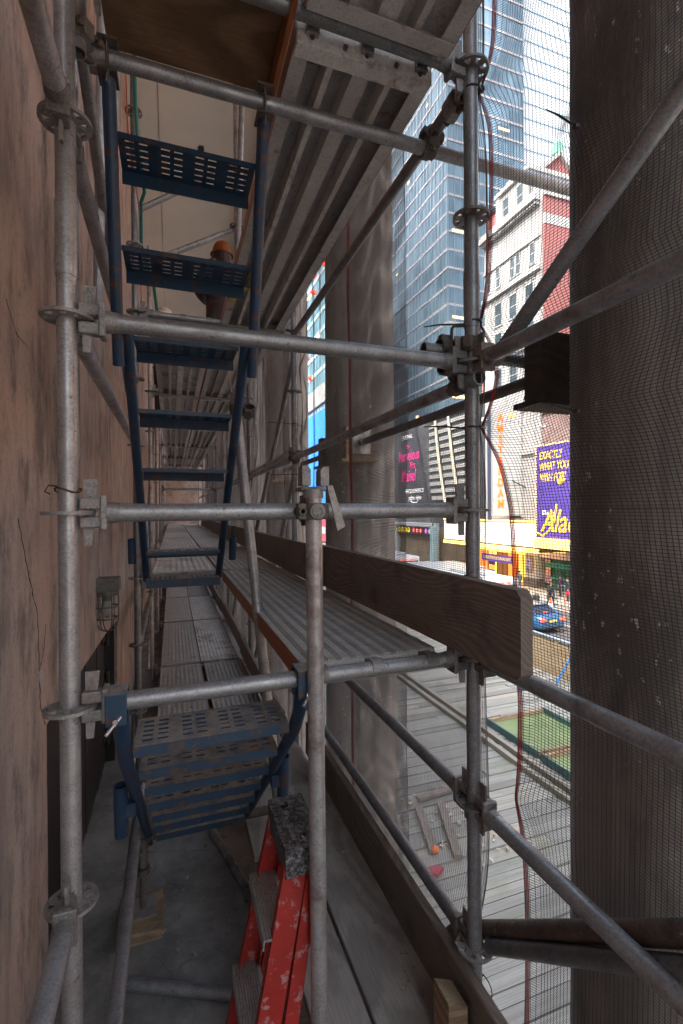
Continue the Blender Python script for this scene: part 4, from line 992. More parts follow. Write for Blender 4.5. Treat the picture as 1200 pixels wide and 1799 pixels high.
# white tower with the brick side, the theatre
st_white = pm('white_terracotta', (.33, .33, .33), (.44, .44, .43), 1.3, .7, kind='World', stretch=(1, 1, .5)); brick = None
def brick_mat():
    m, t, b = nt('pink_brick'); co = coords(t, (1,1,1), 'Object', (R(90), 0, 0))
    br = node(t, 'ShaderNodeTexBrick', Scale=3.4); br.inputs['Color1'].default_value = (.27, .085, .085, 1); br.inputs['Color2'].default_value = (.32, .11, .105, 1); br.inputs['Mortar'].default_value = (.40, .20, .18, 1); br.inputs['Mortar Size'].default_value = .018
    t.links.new(co, br.inputs['Vector']); t.links.new(mix(t, ramp(t, noise(t, coords(t), .35, 5), (.35, G(0)), (.7, G(.5))), br.outputs['Color'], (.24, .10, .10)), b.inputs['Base Color']); b.inputs['Roughness'].default_value = .9; return m
brick = brick_mat()
th = thing('theatre_tower', 'narrow white ornate theatre building with a pink brick side wall', 'building', (31, 38, RZ))
mb = MB(); mb.bx(31, 41, 33.8, 41.8, RZ+.13, 27.4); part('wall', mb, st_white, th)
mb = MB(); mb.bx(31.25, 52, 33.62, 33.79, -1, 25.4)
ob_ = part('brick_side', mb, brick, th)
mb = MB(); mb.bx(31.25, 52, 33.58, 33.79, 25.4, 26.3); mb.bx(31.25, 52, 33.5, 33.79, 27.9, 28.4); part('stone_band', mb, st_white, th)
mb = MB(); mb.bx(31.25, 52, 33.66, 33.79, 26.3, 27.9); part('brick_side', mb, brick, th)
for z, pj, hh in ((27.4, .75, .55), (27.95, .45, .4), (21.3, .4, .4), (14.8, .35, .35), (9.2, .4, .4), (24.3, .16, .18)): mb = MB(); mb.bx(31-pj, 31.02, 33.7, 41.9, z, z+hh); part('cornice', mb, st_white, th)
mb = MB()
for k in range(26): mb.bx(30.45, 31, 33.85+.31*k, 33.98+.31*k, 27.1, 27.4)
part('dentils', mb, st_white, th)['kind'] = 'stuff'
for z0, z1, ys, wdt in ((22.3, 24.1, (34.8, 36.7, 37.5, 39.6, 41.0), .5), (18.4, 20.6, (35.2, 37.4, 39.6), 1.0), (15.6, 17.6, (35.2, 37.4, 39.6), 1.0), (11.8, 14.0, (35.2, 37.4, 39.6), 1.0), (7.6, 8.9, (35.0, 36.4), .8), (5.2, 6.9, (34.7, 35.6), .55)):
    for y in ys: win_x(th, 30.99, y-wdt/2, y+wdt/2, z0, z1)
mb = MB()
for y in (35.2, 37.4, 39.6):
    mb.ring((30.93, y, 20.9+.0), (31.0, y, 20.9), .22, .36, 14)
    for s_ in (-1, 1): mb.sphere((30.96, y+s_*.5, 20.95), .16, 8, (.5, 1, 1))
for y in (33.95, 36.3, 38.5, 40.8): mb.bx(30.9, 31.01, y-.16, y+.16, 9.7, 21.2)
part('ornament', mb, st_white, th)
mb = MB(); mb.bx(31.2, 36, 35.3, 39.9, 27.9, 31.2); mb.bx(30.9, 36.2, 35.1, 40.1, 31.2, 31.6); mb.bx(31.0, 31.3, 35.3, 35.8, 28.3, 31.2); mb.bx(31.0, 31.3, 39.4, 39.9, 28.3, 31.2); mb.prism([(35.6, 31.6), (39.6, 31.6), (37.6, 32.7)], (31.3, 0, 0), (0,1,0), (0,0,1), (2, 0, 0)); at_o = part('attic', mb, st_white, th)
for y in (36.6, 38.6): win_x(th, 31.19, y-.4, y+.4, 28.7, 30.6)
mb = MB(); mb.prism([(33.0, 28), (41.8, 28), (41.8, 32.2), (37.4, 36.0), (33.0, 32.2)], (0, 38.2, 0), (1,0,0), (0,0,1), (0, 6, 0)); gb = part('gable', mb, brick, th)
mb = MB(); mb.bar((32.6, 38.1, 31.9), (37.4, 38.1, 36.2), .5, .35); mb.bar((42.2, 38.1, 31.9), (37.4, 38.1, 36.2), .5, .35); mb.bx(33, 41.8, 38.05, 38.25, 31.2, 31.7); part('coping', mb, st_white, gb)
mb = MB(); mb.bar((32.6, 41.2, 32.1), (37.4, 41.2, 36.35), 6.2, .16); mb.bar((42.2, 41.2, 32.1), (37.4, 41.2, 36.35), 6.2, .16); part('roof', mb, pm('slate', (.06, .08, .09), (.1, .12, .13), 1, .6), gb)
mb = MB(); mb.box((37.4, 38.3, 36.6), (.9, .7, .8)); mb.sphere((37.4, 38.3, 37.2), .4, 10, (1, 1, 1.2)); mb.box((33.0, 38.2, 32.2), (.7, .5, .5)); mb.sphere((33, 38.2, 32.7), .3, 8); part('copper_finial', mb, pm('green_copper', (.13, .38, .27), (.2, .46, .34), 2, .7), gb)
# arched entrance bay of the grey facade
gs = pm('grey_facade_stone', (.30, .30, .30), (.42, .415, .40), 1.1, .8, kind='World')
fx = thing('playhouse', 'grey stone theatre front with a tall arched window beside the purple billboard', 'building', (31, 30, RZ))
mb = MB(); mb.bx(30.9, 40, 28, 33.55, RZ+.13, 9.0); mb.bx(30.7, 31, 28, 33.6, 8.4, 9.1); part('wall', mb, pm('purple_brown_brick', (.22, .15, .14), (.30, .21, .20), 1.5, .9), fx)
mb = MB(); mb.bx(30.82, 30.98, 34.4, 38.4, -1, 9.15); mb.bx(30.6, 30.98, 34.2, 38.5, 5.0, 5.4); part('stone_bay', mb, gs, fx)
n = 12; arc = [(36.9+.75*math.cos(math.pi*k/n), 3.4+.9*math.sin(math.pi*k/n)) for k in range(n+1)]+[(36.15, -.8), (37.65, -.8)]
mb = MB(); mb.prism(arc, (30.78, 0, 0), (0,1,0), (0,0,1), (.05, 0, 0)); aw = part('arched_window', mb, winm, fx)
mb = MB(); n = 16
for k in range(n): 
    a0, a1 = math.pi*k/n, math.pi*(k+1)/n
    mb.bar((30.74, 36.9+.9*math.cos(a0), 3.4+1.05*math.sin(a0)), (30.74, 36.9+.9*math.cos(a1), 3.4+1.05*math.sin(a1)), .2, .28, (1,0,0))
mb.bx(30.68, 30.82, 35.85, 36.12, -.8, 3.4); mb.bx(30.68, 30.82, 37.68, 37.95, -.8, 3.4); part('arch_trim', mb, gs, aw)
mb = MB(); mb.pipe([(30.8, 35.6, 2.0), (29.4, 35.7, 2.6)], .05, 6); part('bracket', mb, M['tie'], fx)
for y, z in ((30.4, 8.0), (32.4, 7.0)):
    mb = MB(); mb.pipe([(30.9, y, z), (30.3, y, z+.3), (30.0, y, z+.1)], .03, 6); mb.sphere((29.95, y, z), .22, 10, (1, 1.5, .6)); part('floodlight', mb, st_white, fx)

# blade sign
bs = thing('blade_sign', 'tall white vertical sign reading AMSTERDAM in orange lit letters', 'sign', (29, 36, -.6))
mb = MB(); mb.bx(27.45, 30.7, 36.0, 36.45, -.6, 9.4); part('sign_board', mb, pm('white_sign_enamel', (.52, .52, .51), (.46, .46, .45), .8, .4), bs)
mb = MB()
for k in range(6): mb.bx(27.43, 30.72, 35.985, 36.0, .8+1.45*k, .85+1.45*k)
mb.bx(27.38, 27.5, 35.98, 36.47, -.65, 9.45); part('panel_joint', mb, frm, bs)
for k, c in enumerate('AMSTERDAM'): text(c, 1.0, (28.32, 35.97, 8.35-.985*k), FY, orange_lit, bs, sx=.9, ext=.04)
text('NEW', .42, (29.55, 35.97, 8.6), FY, pm('dim_gold_letters', (.75, .45, .12), rough=.5, emit=.3), bs, ext=.03)
mb = MB(); mb.bx(27.2, 27.45, 36.1, 36.4, -1.0, 9.0); part('sign_edge', mb, pm('dark_sign_edge', (.05, .06, .10), rough=.5), bs)
# marquee
mq = thing('theatre_marquee', 'bright white lit theatre marquee edged with golden bulbs over the pavement', 'marquee', (29, 37, -3.5))
mb = MB(); mb.bx(27.6, 31, 30.4, 44.6, -3.55, -.95); part('body', mb, pm('marquee_bronze', (.30, .20, .08), rough=.4, metal=.5), mq)
for y0, y1 in ((30.75, 35.2), (35.35, 39.8), (39.95, 44.3)):
    mb = MB(); mb.bx(27.54, 27.6, y0, y1, -3.1, -1.2); part('light_panel', mb, white_lit, mq)
    mb = MB(); yy = y0+.2
    while yy < y1-.2: mb.bx(27.525, 27.54, yy, yy+.05, -2.7, -1.6); yy += random.uniform(.28, .5)
    part('letter_track', mb, glow('pale_violet_strip', (.72, .55, .86), .2), mq)
mb = MB(); 
for z in (-1.02, -3.32, -3.5):
    y = 30.45
    while y < 44.6: mb.sphere((27.55, y, z), .085, 6); y += .24
o = part('bulb_row', mb, gold, mq); o['kind'] = 'stuff'
mb = MB(); mb.bx(27.7, 30.9, 30.6, 44.4, -3.6, -3.56); part('soffit', mb, glow('amber_soffit', (1, .6, .2), .5), mq)
# lobby under the marquee
lb = thing('theatre_lobby', 'golden lit theatre entrance lobby under the marquee', 'entrance', (31, 39, RZ))
for k in range(6):
    y = 35.4+1.5*k; mb = MB(); mb.bx(30.93, 30.98, y, y+1.3, RZ+.2, -4.3); d_ = part('door', mb, [amber, glow('red_gold_lobby', (.85, .20, .03), .3), pm('dark_lobby_door', (.16, .07, .02), rough=.3, emit=.12)][k % 3], lb)
    mb = MB(); mb.bx(30.88, 30.94, y-.1, y, RZ+.15, -4.2); mb.bx(30.88, 30.94, y+.6, y+.68, RZ+.2, -4.3); part('door_frame', mb, pm('bronze_frame', (.28, .13, .04), rough=.35, metal=.6), d_)
mb = MB(); mb.bx(30.9, 30.97, 35.2, 44.6, -4.25, -3.6); part('transom', mb, glow('gold_transom', (.9, .42, .1), .5), lb)
mb = MB(); mb.bx(30.2, 30.95, 33.6, 35.0, RZ+.13, -3.55); part('pilaster', mb, st_white, lb)
mb = MB(); mb.bx(30.1, 30.97, 33.5, 35.1, RZ+.13, -6.2); part('plinth', mb, pm('dark_plinth', (.12, .10, .095), rough=.6), lb)
mb = MB(); mb.bx(30.12, 30.19, 34.0, 34.8, -5.6, -4.2); pf = part('poster_frame', mb, pm('brass', (.5, .32, .1), rough=.3, metal=.7), lb)
mb = MB(); mb.bx(30.09, 30.12, 34.08, 34.72, -5.5, -4.3); part('poster', mb, pm('blue_violet_poster', (.06, .08, .5), (.6, .55, .85), 3, .4, emit=.0), pf)
bn = thing('hanging_banner', 'purple banner with pale letters hanging under the marquee', 'banner', (28.6, 37, -4.8))
mb = MB(); mb.bx(28.6, 28.66, 34.7, 39.2, -4.95, -4.25); part('cloth', mb, pm('purple_banner', (.10, .065, .42), (.13, .08, .5), 2, .6), bn)
text("FABULOUS EXTRAVAGANT", .42, (28.58, 36.95, -4.6), FX, pm('pale_gold_letters', (.85, .78, .5), rough=.6), bn, sx=.78)
mb = MB()
for y in (35, 38.9): mb.tube((28.63, y, -4.25), (28.63, y, -3.55), .02, 6)
part('hanger_rod', mb, M['tie'], bn)
hb_ = thing('hanging_sign', 'stacked yellow and blue signs hanging by the lobby', 'sign', (29, 38.3, -5.9))
for i, (c, z) in enumerate((((.05, .06, .16), -5.15), ((.85, .55, .05), -5.55), ((.05, .08, .25), -5.95))):
    mb = MB(); mb.bx(28.9, 28.95, 37.6, 38.5, z-.18, z+.18); part('sign_panel', mb, pm('sign_panel_%d' % i, c, rough=.5), hb_)
# purple billboard, standing out over the pavement in line with the marquee
bb = thing('purple_billboard', 'big purple billboard with gold lettering and a golden bulb border', 'billboard', (27.3, 27, -3.0))
mb = MB(); mb.bx(27.2, 27.4, 21.5, 30.3, -2.33, 4.9); part('panel', mb, pm('deep_violet', (.075, .045, .25), (.10, .06, .32), .8, .5), bb)
mb = MB(); mb.bx(27.41, 30.88, 21.6, 30.25, -3.0, 4.8); part('housing', mb, pm('dark_sign_housing', (.06, .06, .07), (.10, .10, .11), 1, .6), bb)
gl = pm('gold_lettering', (.80, .50, .06), rough=.45, emit=.12)
for k, (s_, z) in enumerate((('EXACTLY', 4.1), ('WHAT YOU', 3.25), ('WISH FOR!', 2.4))): text(s_, .86, (27.18, 29.85, z), FX, gl, bb, shear=.15, align='LEFT', sx=.62)
text('Disney', .5, (27.18, 29.6, -.3), FX, pm('white_lettering', (.85, .85, .85), rough=.5), bb, shear=.2, align='LEFT')
text('Aladdin', 2.4, (27.18, 29.7, -1.0), FX, gl, bb, shear=.35, align='LEFT', sx=.8)
mb = MB(); mb.pipe([(27.18, 30.1, -1.9), (27.18, 29.5, -2.1), (27.18, 28.9, -1.7), (27.18, 28.3, -.9), (27.18, 28.1, .35)], .08, 6); part('flourish', mb, gl, bb)
mb = MB(); mb.pipe([(27.18, 27.9, 2.1), (27.18, 27.75, 1.8), (27.18, 27.6, 2.15), (27.18, 27.4, 2.0)], .13, 6); part('flourish', mb, gl, bb)
mb = MB(); mb.bx(27.05, 27.4, 21.5, 30.33, -3.05, -2.34); part('lit_base', mb, glow('lit_gold_base', (1, .58, .16), .35), bb)
mb = MB(); z = -2.25
while z < 4.95: mb.sphere((27.17, 30.24, z), .055, 6); z += .2
y = 21.6
while y < 30.3: mb.sphere((27.17, y, 4.93), .055, 6); mb.sphere((27.17, y, -2.28), .055, 6); y += .2
o = part('bulb_row', mb, gold, bb); o['kind'] = 'stuff'
# shop under it
sp = thing('shop_front', 'dark shop front with green doors and a yellow violet poster under the purple billboard', 'shop', (31, 31, RZ))
mb = MB(); mb.bx(30.8, 30.89, 27, 33.3, RZ+.2, -4.3); part('shop_door', mb, pm('green_black_glass', (.02, .07, .06), (.04, .12, .1), 1.2, .25), sp)
mb = MB(); mb.bx(30.5, 30.8, 27, 33.5, -4.3, -3.5); part('shop_sign', mb, pm('pale_fascia', (.55, .5, .5), (.4, .3, .4), 1.5, .6), sp)
mb = MB(); mb.bx(30.6, 30.68, 32.4, 33.0, -6.4, -4.4); part('poster', mb, pm('yellow_violet_poster', (.8, .5, .05), (.25, .08, .4), 2, .5), sp)
mb = MB(); mb.bx(29.7, 29.8, 27, 32.0, -4.9, -4.5); mb.bx(30.2, 30.3, 27.5, 32.0, -5.9, -5.7); part('awning', mb, pm('green_awning', (.02, .16, .12), rough=.6), sp)

# dark billboard, striped building, subway entrance
db = thing('dark_billboard', 'dark grey billboard with pink handwritten lettering left of the striped building', 'billboard', (31, 58, .7))
mb = MB(); mb.prism([(66, .4), (53.3, .4), (56.6, 11.3), (66, 11.3)], (30.7, 0, 0), (0,1,0), (0,0,1), (.4, 0, 0)); part('panel', mb, pm('charcoal_vinyl', (.035, .036, .045), (.06, .06, .075), .5, .5), db)
pink = pm('pink_lettering', (.80, .05, .30), rough=.5, emit=.05); wl = pm('white_lettering_b', (.85, .85, .85), rough=.5)
text('ORIGINAL', .8, (30.67, 58.8, 10.0), FX, wl, db, sx=.85)
for s_, z, k in (('the', 8.7, .9), ('Marvelous', 7.4, 2.0), ('Mrs.', 6.0, 1.3), ('Maisel', 4.6, 2.3)): text(s_, k, (30.67, 58.4 if s_ != 'Mrs.' else 57.2, z), FX, pink, db, shear=.1, sx=.72)
text('NEW SEASON DEC 5', .75, (30.67, 56.9, 2.5), FX, wl, db, sx=.75)
text('prime video', .85, (30.67, 56.6, 1.6), FX, wl, db, sx=.85)
mb = MB(); mb.pipe([(30.66, 57.6+math.cos(a)*1.0-.9, 1.22-.28*math.sin(a)) for a in [math.pi*k/10 for k in range(11)]], .07, 6); part('smile_mark', mb, wl, db)
mb = MB(); mb.bx(31.1, 45, 53.3, 75, RZ+.13, 11.2); solo('dark_block', mb, pm('dark_brown_masonry', (.07, .075, .085), (.12, .12, .13), .7, .7), 'low dark building carrying the dark billboard', 'building', (38, 60, RZ))
stp = thing('striped_building', 'white and black striped building front with slanting golden ribs', 'building', (31, 49, RZ))
mb = MB(); mb.bx(31.1, 44, 42.0, 53.2, -2.2, 11.9); part('wall', mb, pm('black_glass_strip', (.03, .035, .04), (.06, .065, .07), 1, .25), stp)
for k in range(13):
    z = .3+.9*k; off_ = .25*k
    for a, b_ in ((52.4+.22*k-.0, 49.6+.2*k), (49.0+.2*k, 46.6+.2*k), (46.1+.2*k, 43.2+.1*k)):
        b_ = max(b_, 42.0); a = min(a, 53.2); 
        if a-b_ > .6: mb = MB(); mb.bx(30.9, 31.1, b_, a, z, z+.46); part('spandrel', mb, st_white, stp)
for y0 in (49.3, 46.35):
    mb = MB(); mb.pipe([(30.85, y0-.1+.9*math.sin(zz*.25)*.4+.21*zz, .2+zz) for zz in np.linspace(0, 11.4, 9)], .17, 8); part('rib', mb, pm('gold_white_rib', (.75, .62, .40), (.7, .68, .62), 1, .4), stp)
mb = MB(); mb.bx(31.05, 44, 41.85, 63.5, RZ+.13, -2.2); sb_base = solo('arcade_front', mb, pm('dark_shop_brown', (.10, .075, .05), (.18, .13, .08), .6, .7), 'dark brown shop arcade under the striped building', 'shop', (36, 50, RZ))  # arcade base colour mottled between two dark browns
sw = thing('subway_entrance', 'subway entrance with a row of small coloured route discs over the opening', 'subway entrance', (30.5, 57, RZ))
mb = MB(); mb.bx(30.3, 31, 51.2, 63.5, -2.2, -1.7); mb.bx(30.3, 31, 51.0, 51.5, RZ+.13, -1.7); mb.bx(30.4, 31, 61.6, 62.0, RZ+.13, -2.2); part('frame', mb, pm('grey_steel_frame', (.32, .34, .35), (.42, .44, .45), 1, .5), sw)
mb = MB(); mb.bx(30.55, 30.7, 51.6, 61.5, -3.2, -2.3); fa = part('sign_band', mb, pm('black_sign_band', (.02, .02, .022), rough=.4), sw)
for i, (c, col) in enumerate(zip('NQRW1237S', ['y']*4+['r']*3+['p', 'g'])):
    y = 61.0-.95*i-(.5 if i > 3 else 0)-(.4 if i > 6 else 0)
    cm = {'y': (.95, .68, .02), 'r': (.8, .04, .04), 'p': (.45, .08, .5), 'g': (.35, .36, .38)}[col]
    mb = MB(); mb.tube((30.5, y, -2.75), (30.55, y, -2.75), .34, 18); d_ = part('route_disc', mb, pm('disc_'+col, cm, rough=.4, emit=.15), fa); text(c, .48, (30.48, y, -2.75), FX, M['tie'] if col == 'y' else wl, d_)
mb = MB(); mb.bx(29.6, 30.3, 50.1, 50.9, RZ+.13, -2.0); solo('street_pylon', mb, pm('teal_grey_metal', (.20, .33, .36), (.3, .42, .45), .8, .4), 'teal grey pylon between subway entrance and marquee', 'pylon', (30, 50.5, RZ), bev=.03)

# glass towers
def glass(name, c1, c2, rough=.12, metal=.75, tile=(1, 1, 1)):
    m, t, b = nt(name); co = coords(t, tile, 'World'); f = noise(t, coords(t, (.05, .05, .03), 'World'), 1, 4, .6, 1.2)
    v = node(t, 'ShaderNodeTexWhiteNoise', noise_dimensions='3D'); sn = node(t, 'ShaderNodeVectorMath', operation='SNAP'); sn.inputs[1].default_value = (1.6, 1.6, 4.0); t.links.new(coords(t, (1,1,1), 'World'), sn.inputs[0]); t.links.new(sn.outputs[0], v.inputs['Vector'])
    c = ramp(t, f, (.35, c1), (.65, c2)); c = mix(t, .5, c, ramp(t, v.outputs['Value'], (0, tuple(k*.45 for k in c1)), (1, c2)))
    t.links.new(c, b.inputs['Base Color']); b.inputs['Roughness'].default_value = rough; b.inputs['Metallic'].default_value = metal; bump(t, b, f, .15, .5); return m
def tower(name, label, x0, x1, y0, y1, z1, g, band, dz=4.0, mull=1.6, lights=(), z0=RZ+.13, mullion=True, bh=.5):
    t = thing(name, label, 'building', ((x0+x1)/2, (y0+y1)/2, RZ))
    mb = MB(); mb.bx(x0, x1, y0, y1, z0, z1); part('glass_wall', mb, g, t)
    n = int((z1-z0)/dz)
    for k in range(n):
        z = z0+dz*(k+1); mb = MB(); mb.bx(x0-.12, x1+.12, y0-.12, y0-.002, z-bh/2, z+bh/2); mb.bx(x0-.12, x0-.002, y0, y1, z-bh/2, z+bh/2); part('floor_band', mb, band, t)
    if mullion:
        mb = MB(); k = x0
        while k < x1: mb.bx(k, k+.10, y0-.2, y0-.1, z0, z1); k += mull
        k = y0
        while k < y1: mb.bx(x0-.2, x0-.1, k, k+.10, z0, z1); k += mull
        part('mullion', mb, pm('blue_grey_mullion', (.14, .20, .26), rough=.5), t)
    for (x, y, z, w_, h_, fc) in lights:
        mb = MB()
        if fc == 'y': mb.bx(x, x+w_, y0-.17, y0-.125, z, z+h_)
        else: mb.bx(x0-.17, x0-.125, y, y+w_, z, z+h_)
        part('lit_window', mb, glow('warm_office_light', (1, .62, .28), .7) if 'wl' not in tower.__dict__ else tower.wl, t)
    return t
tower.wl = glow('warm_office_light', (1, .62, .28), .7)
L_ = []
for _ in range(26):
    z = RZ+.13+4*random.randint(3, 30)+1.6
    if random.random() < .6: L_.append((random.uniform(57.5, 75), 0, z, random.uniform(.8, 2.4), .5, 'y'))
    else: L_.append((0, random.uniform(91, 120), z, random.uniform(.8, 2.5), .5, 'x'))
for z in (13.5, 24.5, 42, 61): L_.append((58.2, 0, z, 4.2, .6, 'y'))
tower('glass_tower', 'tall blue glass office tower with warm office lights, behind the right post', 57.2, 77.8, 90, 150, 150, glass('blue_tower_glass', (.06, .115, .17), (.19, .275, .335), .22, .32), pm('pink_grey_spandrel', (.34, .30, .32), (.42, .37, .38), .3, .5, kind='World'), lights=L_)
tower('pale_tower', 'very pale white tower with thin blue floor lines at the top right', 79.2, 125, 93, 120, 150, pm('pale_curtain_wall', (.58, .60, .62), (.64, .65, .67), .05, .5, kind='World'), pm('thin_blue_line', (.25, .45, .62), rough=.5), dz=3.75, mullion=False, bh=.18)
tl = [(0, random.uniform(96, 128), RZ+4*random.randint(3, 16)+1.2, 2.2, .6, 'x') for _ in range(14)]
tt = tower('teal_glass_building', 'teal glass building with red lights far down the street between columns', 31, 40, 93, 132, 75, glass('teal_glass', (.06, .30, .36), (.35, .62, .68)), pm('pale_teal_band', (.45, .58, .60), rough=.5), dz=4.2, mull=2.4, lights=tl, bh=.9)
mb = MB()
for _ in range(16): mb.sphere((30.7, random.uniform(95, 118), random.uniform(26, 60)), random.uniform(.3, .8), 8)
o = part('red_light', mb, glow('red_glow', (1, .05, .03), .4), tt); o['kind'] = 'stuff'
bl = thing('blue_billboard', 'glowing bright blue billboard far down the street between two columns', 'billboard', (30.5, 105, 1))
mb = MB(); mb.bx(30.3, 30.8, 94, 124, .5, 21.5); part('screen', mb, glow('blue_screen', (.02, .22, .85), .2), bl)
mb = MB(); mb.bx(30.3, 30.8, 94, 124, 23, 27); part('white_band', mb, st_white, bl)
text('A', 3.2, (30.2, 106, 2.2), FX, wl, bl)
rb = thing('red_white_billboard', 'red and white street level screen far down the street', 'billboard', (30.5, 105, -6))
for k in range(4): mb = MB(); mb.bx(30.3, 30.8, 94, 124, -6.6+1.6*k, -5.1+1.6*k); part('stripe', mb, glow('red_screen', (.9, .06, .10), .3) if k % 2 == 0 else pm('white_stripe', (.7, .7, .7), rough=.5), rb)
for nm, lab, x0, x1, y0, y1, z1, c in (('far_building', 'grey building closing the far end of the street', -30, 30, 240, 270, 60, (.32, .34, .37)), ('bounce_block', 'unseen brown block added for bounce light beyond the right edge', 31, 55, -60, 25.5, 24, (.30, .20, .16)),  # the brown block is unseen, added for bounce light and side views
    ('office_block', 'grey office block behind the dark billboard', 46, 56, 62, 88, 13, (.28, .31, .34)), ('side_block', 'grey block beyond the blue billboard', 31, 60, 133, 200, 50, (.35, .35, .36)), ('rear_annex', 'brick rear block behind the white theatre tower', 41.1, 56, 34.0, 60, 20, (.30, .16, .14)), ('near_side_building', 'building next door beyond the portico', -20, 1.7, 21, 90, 40, (.36, .33, .30))):
    b_ = thing(nm, lab, 'building', ((x0+x1)/2, (y0+y1)/2, RZ)); mb = MB(); mb.bx(x0, x1, y0, y1, RZ+.005, z1); part('wall', mb, pm(nm+'_wall', c, tuple(k*1.25 for k in c), .4, .8, kind='World'), b_)
    mb = MB(); mb.bx(x0-.3, x1+.3, y0-.3, y1+.3, z1, z1+.8); part('parapet', mb, st_white, b_)
    for zz in range(3):
        for k in range(6):
            mb = MB(); yy = y0+(y1-y0)*(k+.3)/6.2; z_ = z1-5-5*zz
            if x0 > 20: mb.bx(x0-.06, x0-.01, yy, yy+(y1-y0)*.07, z_, z_+2.4)
            else: xx = x0+(x1-x0)*(k+.3)/6.2; mb.bx(xx, xx+(x1-x0)*.07, y0-.06, y0-.01, z_, z_+2.4)
            part('window', mb, winm, b_)

# ------------------------------------------------------------------ vehicles, people on the street
tyre = M['rubber']; redl = glow('tail_light', (1, .06, .02), .8); vg = pm('vehicle_glass', (.02, .028, .035), rough=.08)
def wheels(t, xs, ys, r, w_=.24):
    for x in xs:
        for y in ys:
            mb = MB(); mb.tube((x-w_/2, y, RZ+r), (x+w_/2, y, RZ+r), r, 20); o = part('wheel', mb, tyre, t); mb = MB(); mb.tube((x-w_/2-.012, y, RZ+r), (x+w_/2+.012, y, RZ+r), r*.6, 14); part('rim', mb, M['alu'], o)
def bus(x0, y0, y1, z1, label, body):
    x1 = x0+2.5; t = thing('city_bus', label, 'bus', ((x0+x1)/2, (y0+y1)/2, RZ), 'buses on the street')
    mb = MB(); mb.bx(x0, x1, y0, y1, RZ+.35, z1); part('body', mb, body, t, .18)
    mb = MB(); mb.bx(x0-.015, x0+.02, y0+.5, y1-.6, z1-1.75, z1-.55); part('side_window', mb, vg, t); mb = MB(); mb.bx(x1-.02, x1+.015, y0+.5, y1-.6, z1-1.75, z1-.55); part('side_window', mb, vg, t)
    mb = MB(); mb.bx(x0+.2, x1-.2, y0-.015, y0+.03, z1-1.35, z1-.35); part('rear_window', mb, vg, t, .06)
    for x in (x0+.25, x1-.4):
        mb = MB(); mb.bx(x, x+.16, y0-.03, y0+.02, RZ+.9, RZ+1.3); part('tail_light', mb, redl, t)
    for k in range(3): mb = MB(); mb.bx(x0+.7+.45*k, x0+.9+.45*k, y0-.03, y0+.02, z1-.3, z1-.2); part('marker_light', mb, redl, t)
    mb = MB(); mb.bx(x0+.5, x1-.5, y0+1.5, y0+4.2, z1, z1+.22); part('roof_unit', mb, body, t, .05)
    wheels(t, (x0+.15, x1-.15), (y0+2.4, y1-2.4), .48); return t
wb = pm('white_bus_paint', (.36, .38, .40), (.30, .32, .34), .8, .3)
bus(16.3, 22.2, 32.2, -3.95, 'white roofed bus with dark windows, just left of the right post', wb); bus(16.4, 34.0, 45.0, -3.75, 'bus ahead with a dark rear window and red lights', pm('silver_bus_paint', (.5, .53, .57), rough=.3))
vt = thing('white_van', 'white box van seen from behind, right of the near post', 'van', (23.5, 36, RZ))
mb = MB(); mb.bx(22.35, 24.55, 33.0, 38, RZ+.5, -4.75); part('body', mb, wb, vt, .06); mb = MB(); mb.bx(22.9, 24.1, 32.97, 33.0, RZ+.8, -5.3); part('rear_door', mb, pm('pale_grey_door', (.5, .53, .56), rough=.4), vt)
mb = MB(); mb.bx(24.3, 24.48, 32.97, 33.0, RZ+.75, RZ+.95); part('tail_light', mb, redl, vt); mb = MB(); mb.bx(24.2, 24.4, 32.97, 33.0, -4.95, -4.87); part('marker_light', mb, redl, vt); wheels(vt, (22.5, 24.4), (34, 37.2), .38)
# sedan: lofted body, cabin, lights, wheels
cp = pm('metallic_blue_paint', (.03, .10, .22), (.04, .14, .28), 3, .22, .4)
ca = thing('parked_car', 'metallic blue sedan seen from behind beside the plywood parapet', 'car', (20.3, 23.6, RZ))
def loft(mb, secs, smooth=True):
    n = len(secs[0]); vs = [p for s_ in secs for p in s_]
    mb.add(vs, [(i*n+k, i*n+(k+1) % n, (i+1)*n+(k+1) % n, (i+1)*n+k) for i in range(len(secs)-1) for k in range(n)], smooth)
    mb.add(secs[0], [tuple(range(n-1, -1, -1))]); mb.add(secs[-1], [tuple(range(n))])
def sec(y, hw, zb, zt, rnd=.12):
    return [(20.3-hw, y, zb+rnd), (20.3-hw+rnd*.6, y, zb), (20.3+hw-rnd*.6, y, zb), (20.3+hw, y, zb+rnd), (20.3+hw*1.0, y, zt-rnd*1.6), (20.3+hw*.9, y, zt-rnd*.3), (20.3+hw*.6, y, zt), (20.3-hw*.6, y, zt), (20.3-hw*.9, y, zt-rnd*.3), (20.3-hw, y, zt-rnd*1.6)]
mb = MB(); loft(mb, [sec(21.28, .72, RZ+.42, RZ+.88), sec(21.36, .86, RZ+.28, RZ+1.02), sec(21.9, .90, RZ+.22, RZ+1.05), sec(23.4, .91, RZ+.2, RZ+.98), sec(24.6, .90, RZ+.2, RZ+.93), sec(25.5, .86, RZ+.24, RZ+.78), sec(25.8, .7, RZ+.35, RZ+.62)]); part('body', mb, cp, ca)
def csec(y, hw, zb, zt): return [(20.3-hw, y, zb), (20.3+hw, y, zb), (20.3+hw*.80, y, zt), (20.3-hw*.80, y, zt)]
mb = MB(); loft(mb, [csec(21.75, .80, RZ+1.0, RZ+1.05), csec(22.45, .84, RZ+.98, RZ+1.42), csec(23.5, .85, RZ+.96, RZ+1.46), csec(24.5, .80, RZ+.92, RZ+.98)], False); part('window_band', mb, vg, ca)
